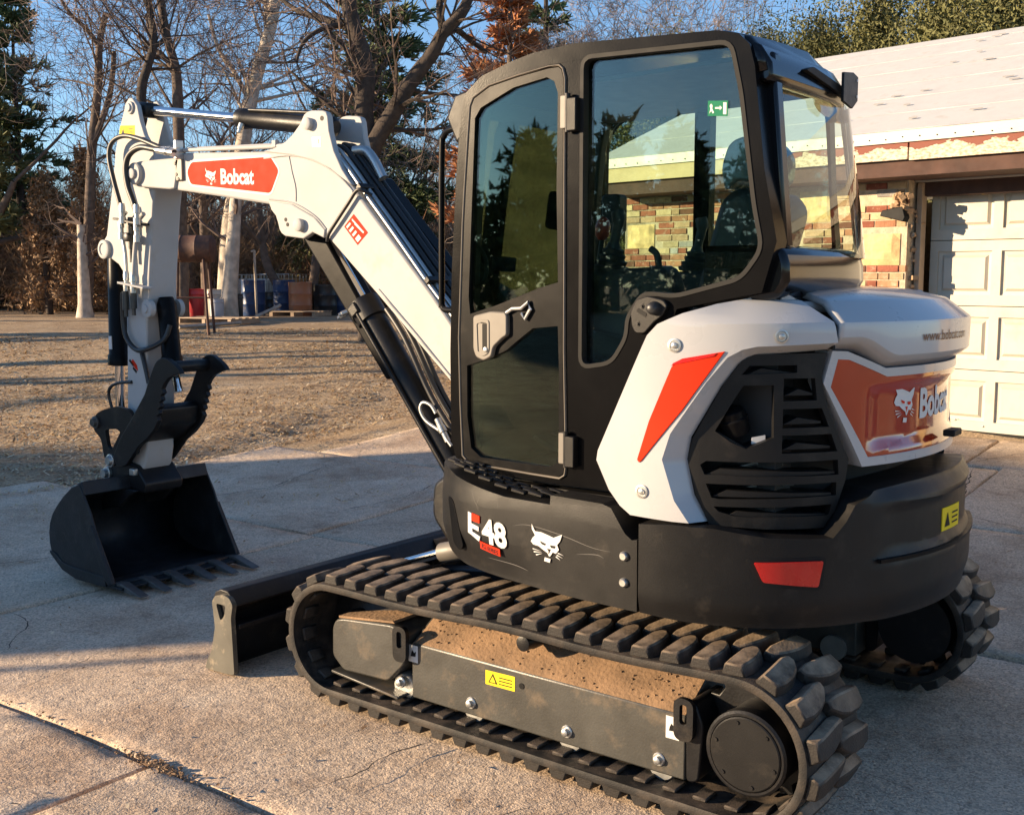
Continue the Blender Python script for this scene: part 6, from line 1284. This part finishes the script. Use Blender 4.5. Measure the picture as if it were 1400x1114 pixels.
# rusty tank on a stand
b = at(264, 22); tk = empty('fuel_tank', b); tag(tk, 'rusty brown tank lying on a tall stand beside the arm', 'tank'); zt = 2.28-b.z
rt = Vector((math.sin(YAW), -math.cos(YAW), 0))
MB().lathe(tuple(Vector((0, 0, zt))-rt*.46), tuple(rt), [(0, .22), (.02, .255), (.04, .262), (.30, .262), (.31, .270), (.33, .262), (.60, .262), (.61, .270), (.63, .262), (.88, .262), (.90, .255), (.92, .22)], 28).mk('tank', M['rustdrum'], tk, 40)
for s in (-.30, .30):
    for d in (-.18, .18): p = rt*s+_f*d; MB().tube([(p.x*1.25, p.y*1.25, -.1), (p.x, p.y, zt-.20)], .028, 8).mk('leg', M['rustdrum'], tk, 60)
MB().tube([tuple(rt*-.36+Vector((0, 0, .7))), tuple(rt*.36+Vector((0, 0, .7)))], .02, 6).mk('brace', M['rustdrum'], tk)
b = at(240, 20); po = empty('pipe_post', b); tag(po, 'thin grey metal post beside the arm', 'post'); MB().tube([(0, 0, -.1), (0, 0, 1.15)], .022, 10).mk('post', M['zinc'], po); MB().box((0, 0, .78), (.08, .08, .05)).mk('collar', M['zinc'], po, bev=.008)
b = at(352, 27.5); po = empty('pole', b); tag(po, 'thin weathered pole standing in front of the blue drum', 'pole'); MB().tube([(0, 0, -.1), (.03, 0, 1.65)], .03, 8).mk('post', M['barkpale'], po, 60); MB().tube([(.03, 0, 1.64), (.10, .04, 1.62)], .026, 8).mk('knob', M['barkpale'], po, 60)
def pallet(px, D, w_, label, rz):
    t = empty('pallet', at(px, D)); tag(t, label, 'pallet'); t.rotation_euler = (0, 0, rz)
    for k in range(5): MB().box((0, -.45+.225*k, .13), (w_, .12, .02)).mk('board', M['trimwood'], t)
    for k in (-.45, 0, .45): MB().box((k*w_, 0, .06), (.09, 1.0, .10)).mk('bearer', M['trimwood'], t)
pallet(412, 28.7, 1.3, 'wooden pallet under the orange brown drum', .4); pallet(300, 25.0, 1.6, 'wooden pallet in front of the grey pail', .2)
def plank(pts, label):
    mb = MB().tube(pts, .045, 4); o = mb.mk('plank', M['barkpale']); tag(o, label, 'plank')
p0, p1 = at(350, 26.5), at(384, 28); plank([p0+Vector((0, 0, .05)), p1+Vector((0, 0, .30))], 'pale board leaning beside the blue drum')
p0, p1 = at(245, 23), at(330, 24.5); plank([p0+Vector((0, 0, .06)), p1+Vector((0, 0, .06))], 'dark timber lying in front of the bins')
LX, LY = -math.cos(SUN_YAW), -math.sin(SUN_YAW)           # direction the light travels on the ground
def behind(u, v): x, y = -LY*u+LX*v, LX*u+LY*v; return Vector((x, y, H(x, y)))
# unseen house block added out of frame, sized to shade bucket and drive
hs = empty('house', behind(3.58, -14.0)); tag(hs, 'unseen house block added out of frame to the left to shade the drive', 'house'); hs.rotation_euler = (0, 0, math.atan2(LX, -LY))
HW = mat('shade_block_siding', (.42, .38, .32), .8)
MB().box((0, 4.0, 1.6), (5.3, 8.0, 3.3)).mk('wall', HW, hs); MB().prism([(-2.75, 3.2), (2.75, 3.2), (2.75, 4.15), (-2.75, 4.15)], 0., 8.3, lambda u, v, w: (u, w, v)).mk('roof', M['darkwood'], hs)
MB().tube([(-2.95, .2, -.1), (-2.95, .2, 3.6)], .035, 8).mk('shadow_post', M['drip'], hs)  # unseen post added to throw a thin shadow line across the drive
for k, (a, d, h_, w_) in enumerate(((33, 40, 6.6, 2.6), (38, 44, 7.4, 2.8), (54, 41, 6.4, 2.9), (58.5, 43, 7.2, 2.8), (62, 40, 6.5, 2.7), (66.5, 44, 7.6, 3.0), (71, 41, 6.8, 2.8), (77, 44, 7.2, 3.0), (49.5, 46, 6.8, 2.6), (44, 46, 6.6, 2.6))):
    x, y = d*math.cos(R(a)), d*math.sin(R(a)); clump_tree('evergreen_tree', (x, y, H(x, y)), h_, w_, 130+k, 'far evergreen out of frame, mirrored in the cab door glass', n=90, per=34, leaf=.55, group='trees mirrored in the cab door')
for k, (u, v, h_) in enumerate(((8.6, -26, 9), (12.4, -24, 10), (14.2, -20, 10), (16.5, -26, 11), (18.6, -21, 10), (21.5, -24, 11), (24.5, -22, 10), (28., -24, 11))):
    bare_tree('bare_tree', behind(u, v), h_, .34, 150+k, 'bare tree out of frame throwing a trunk shadow on the yard', maxd=4, group='trees shading the yard')
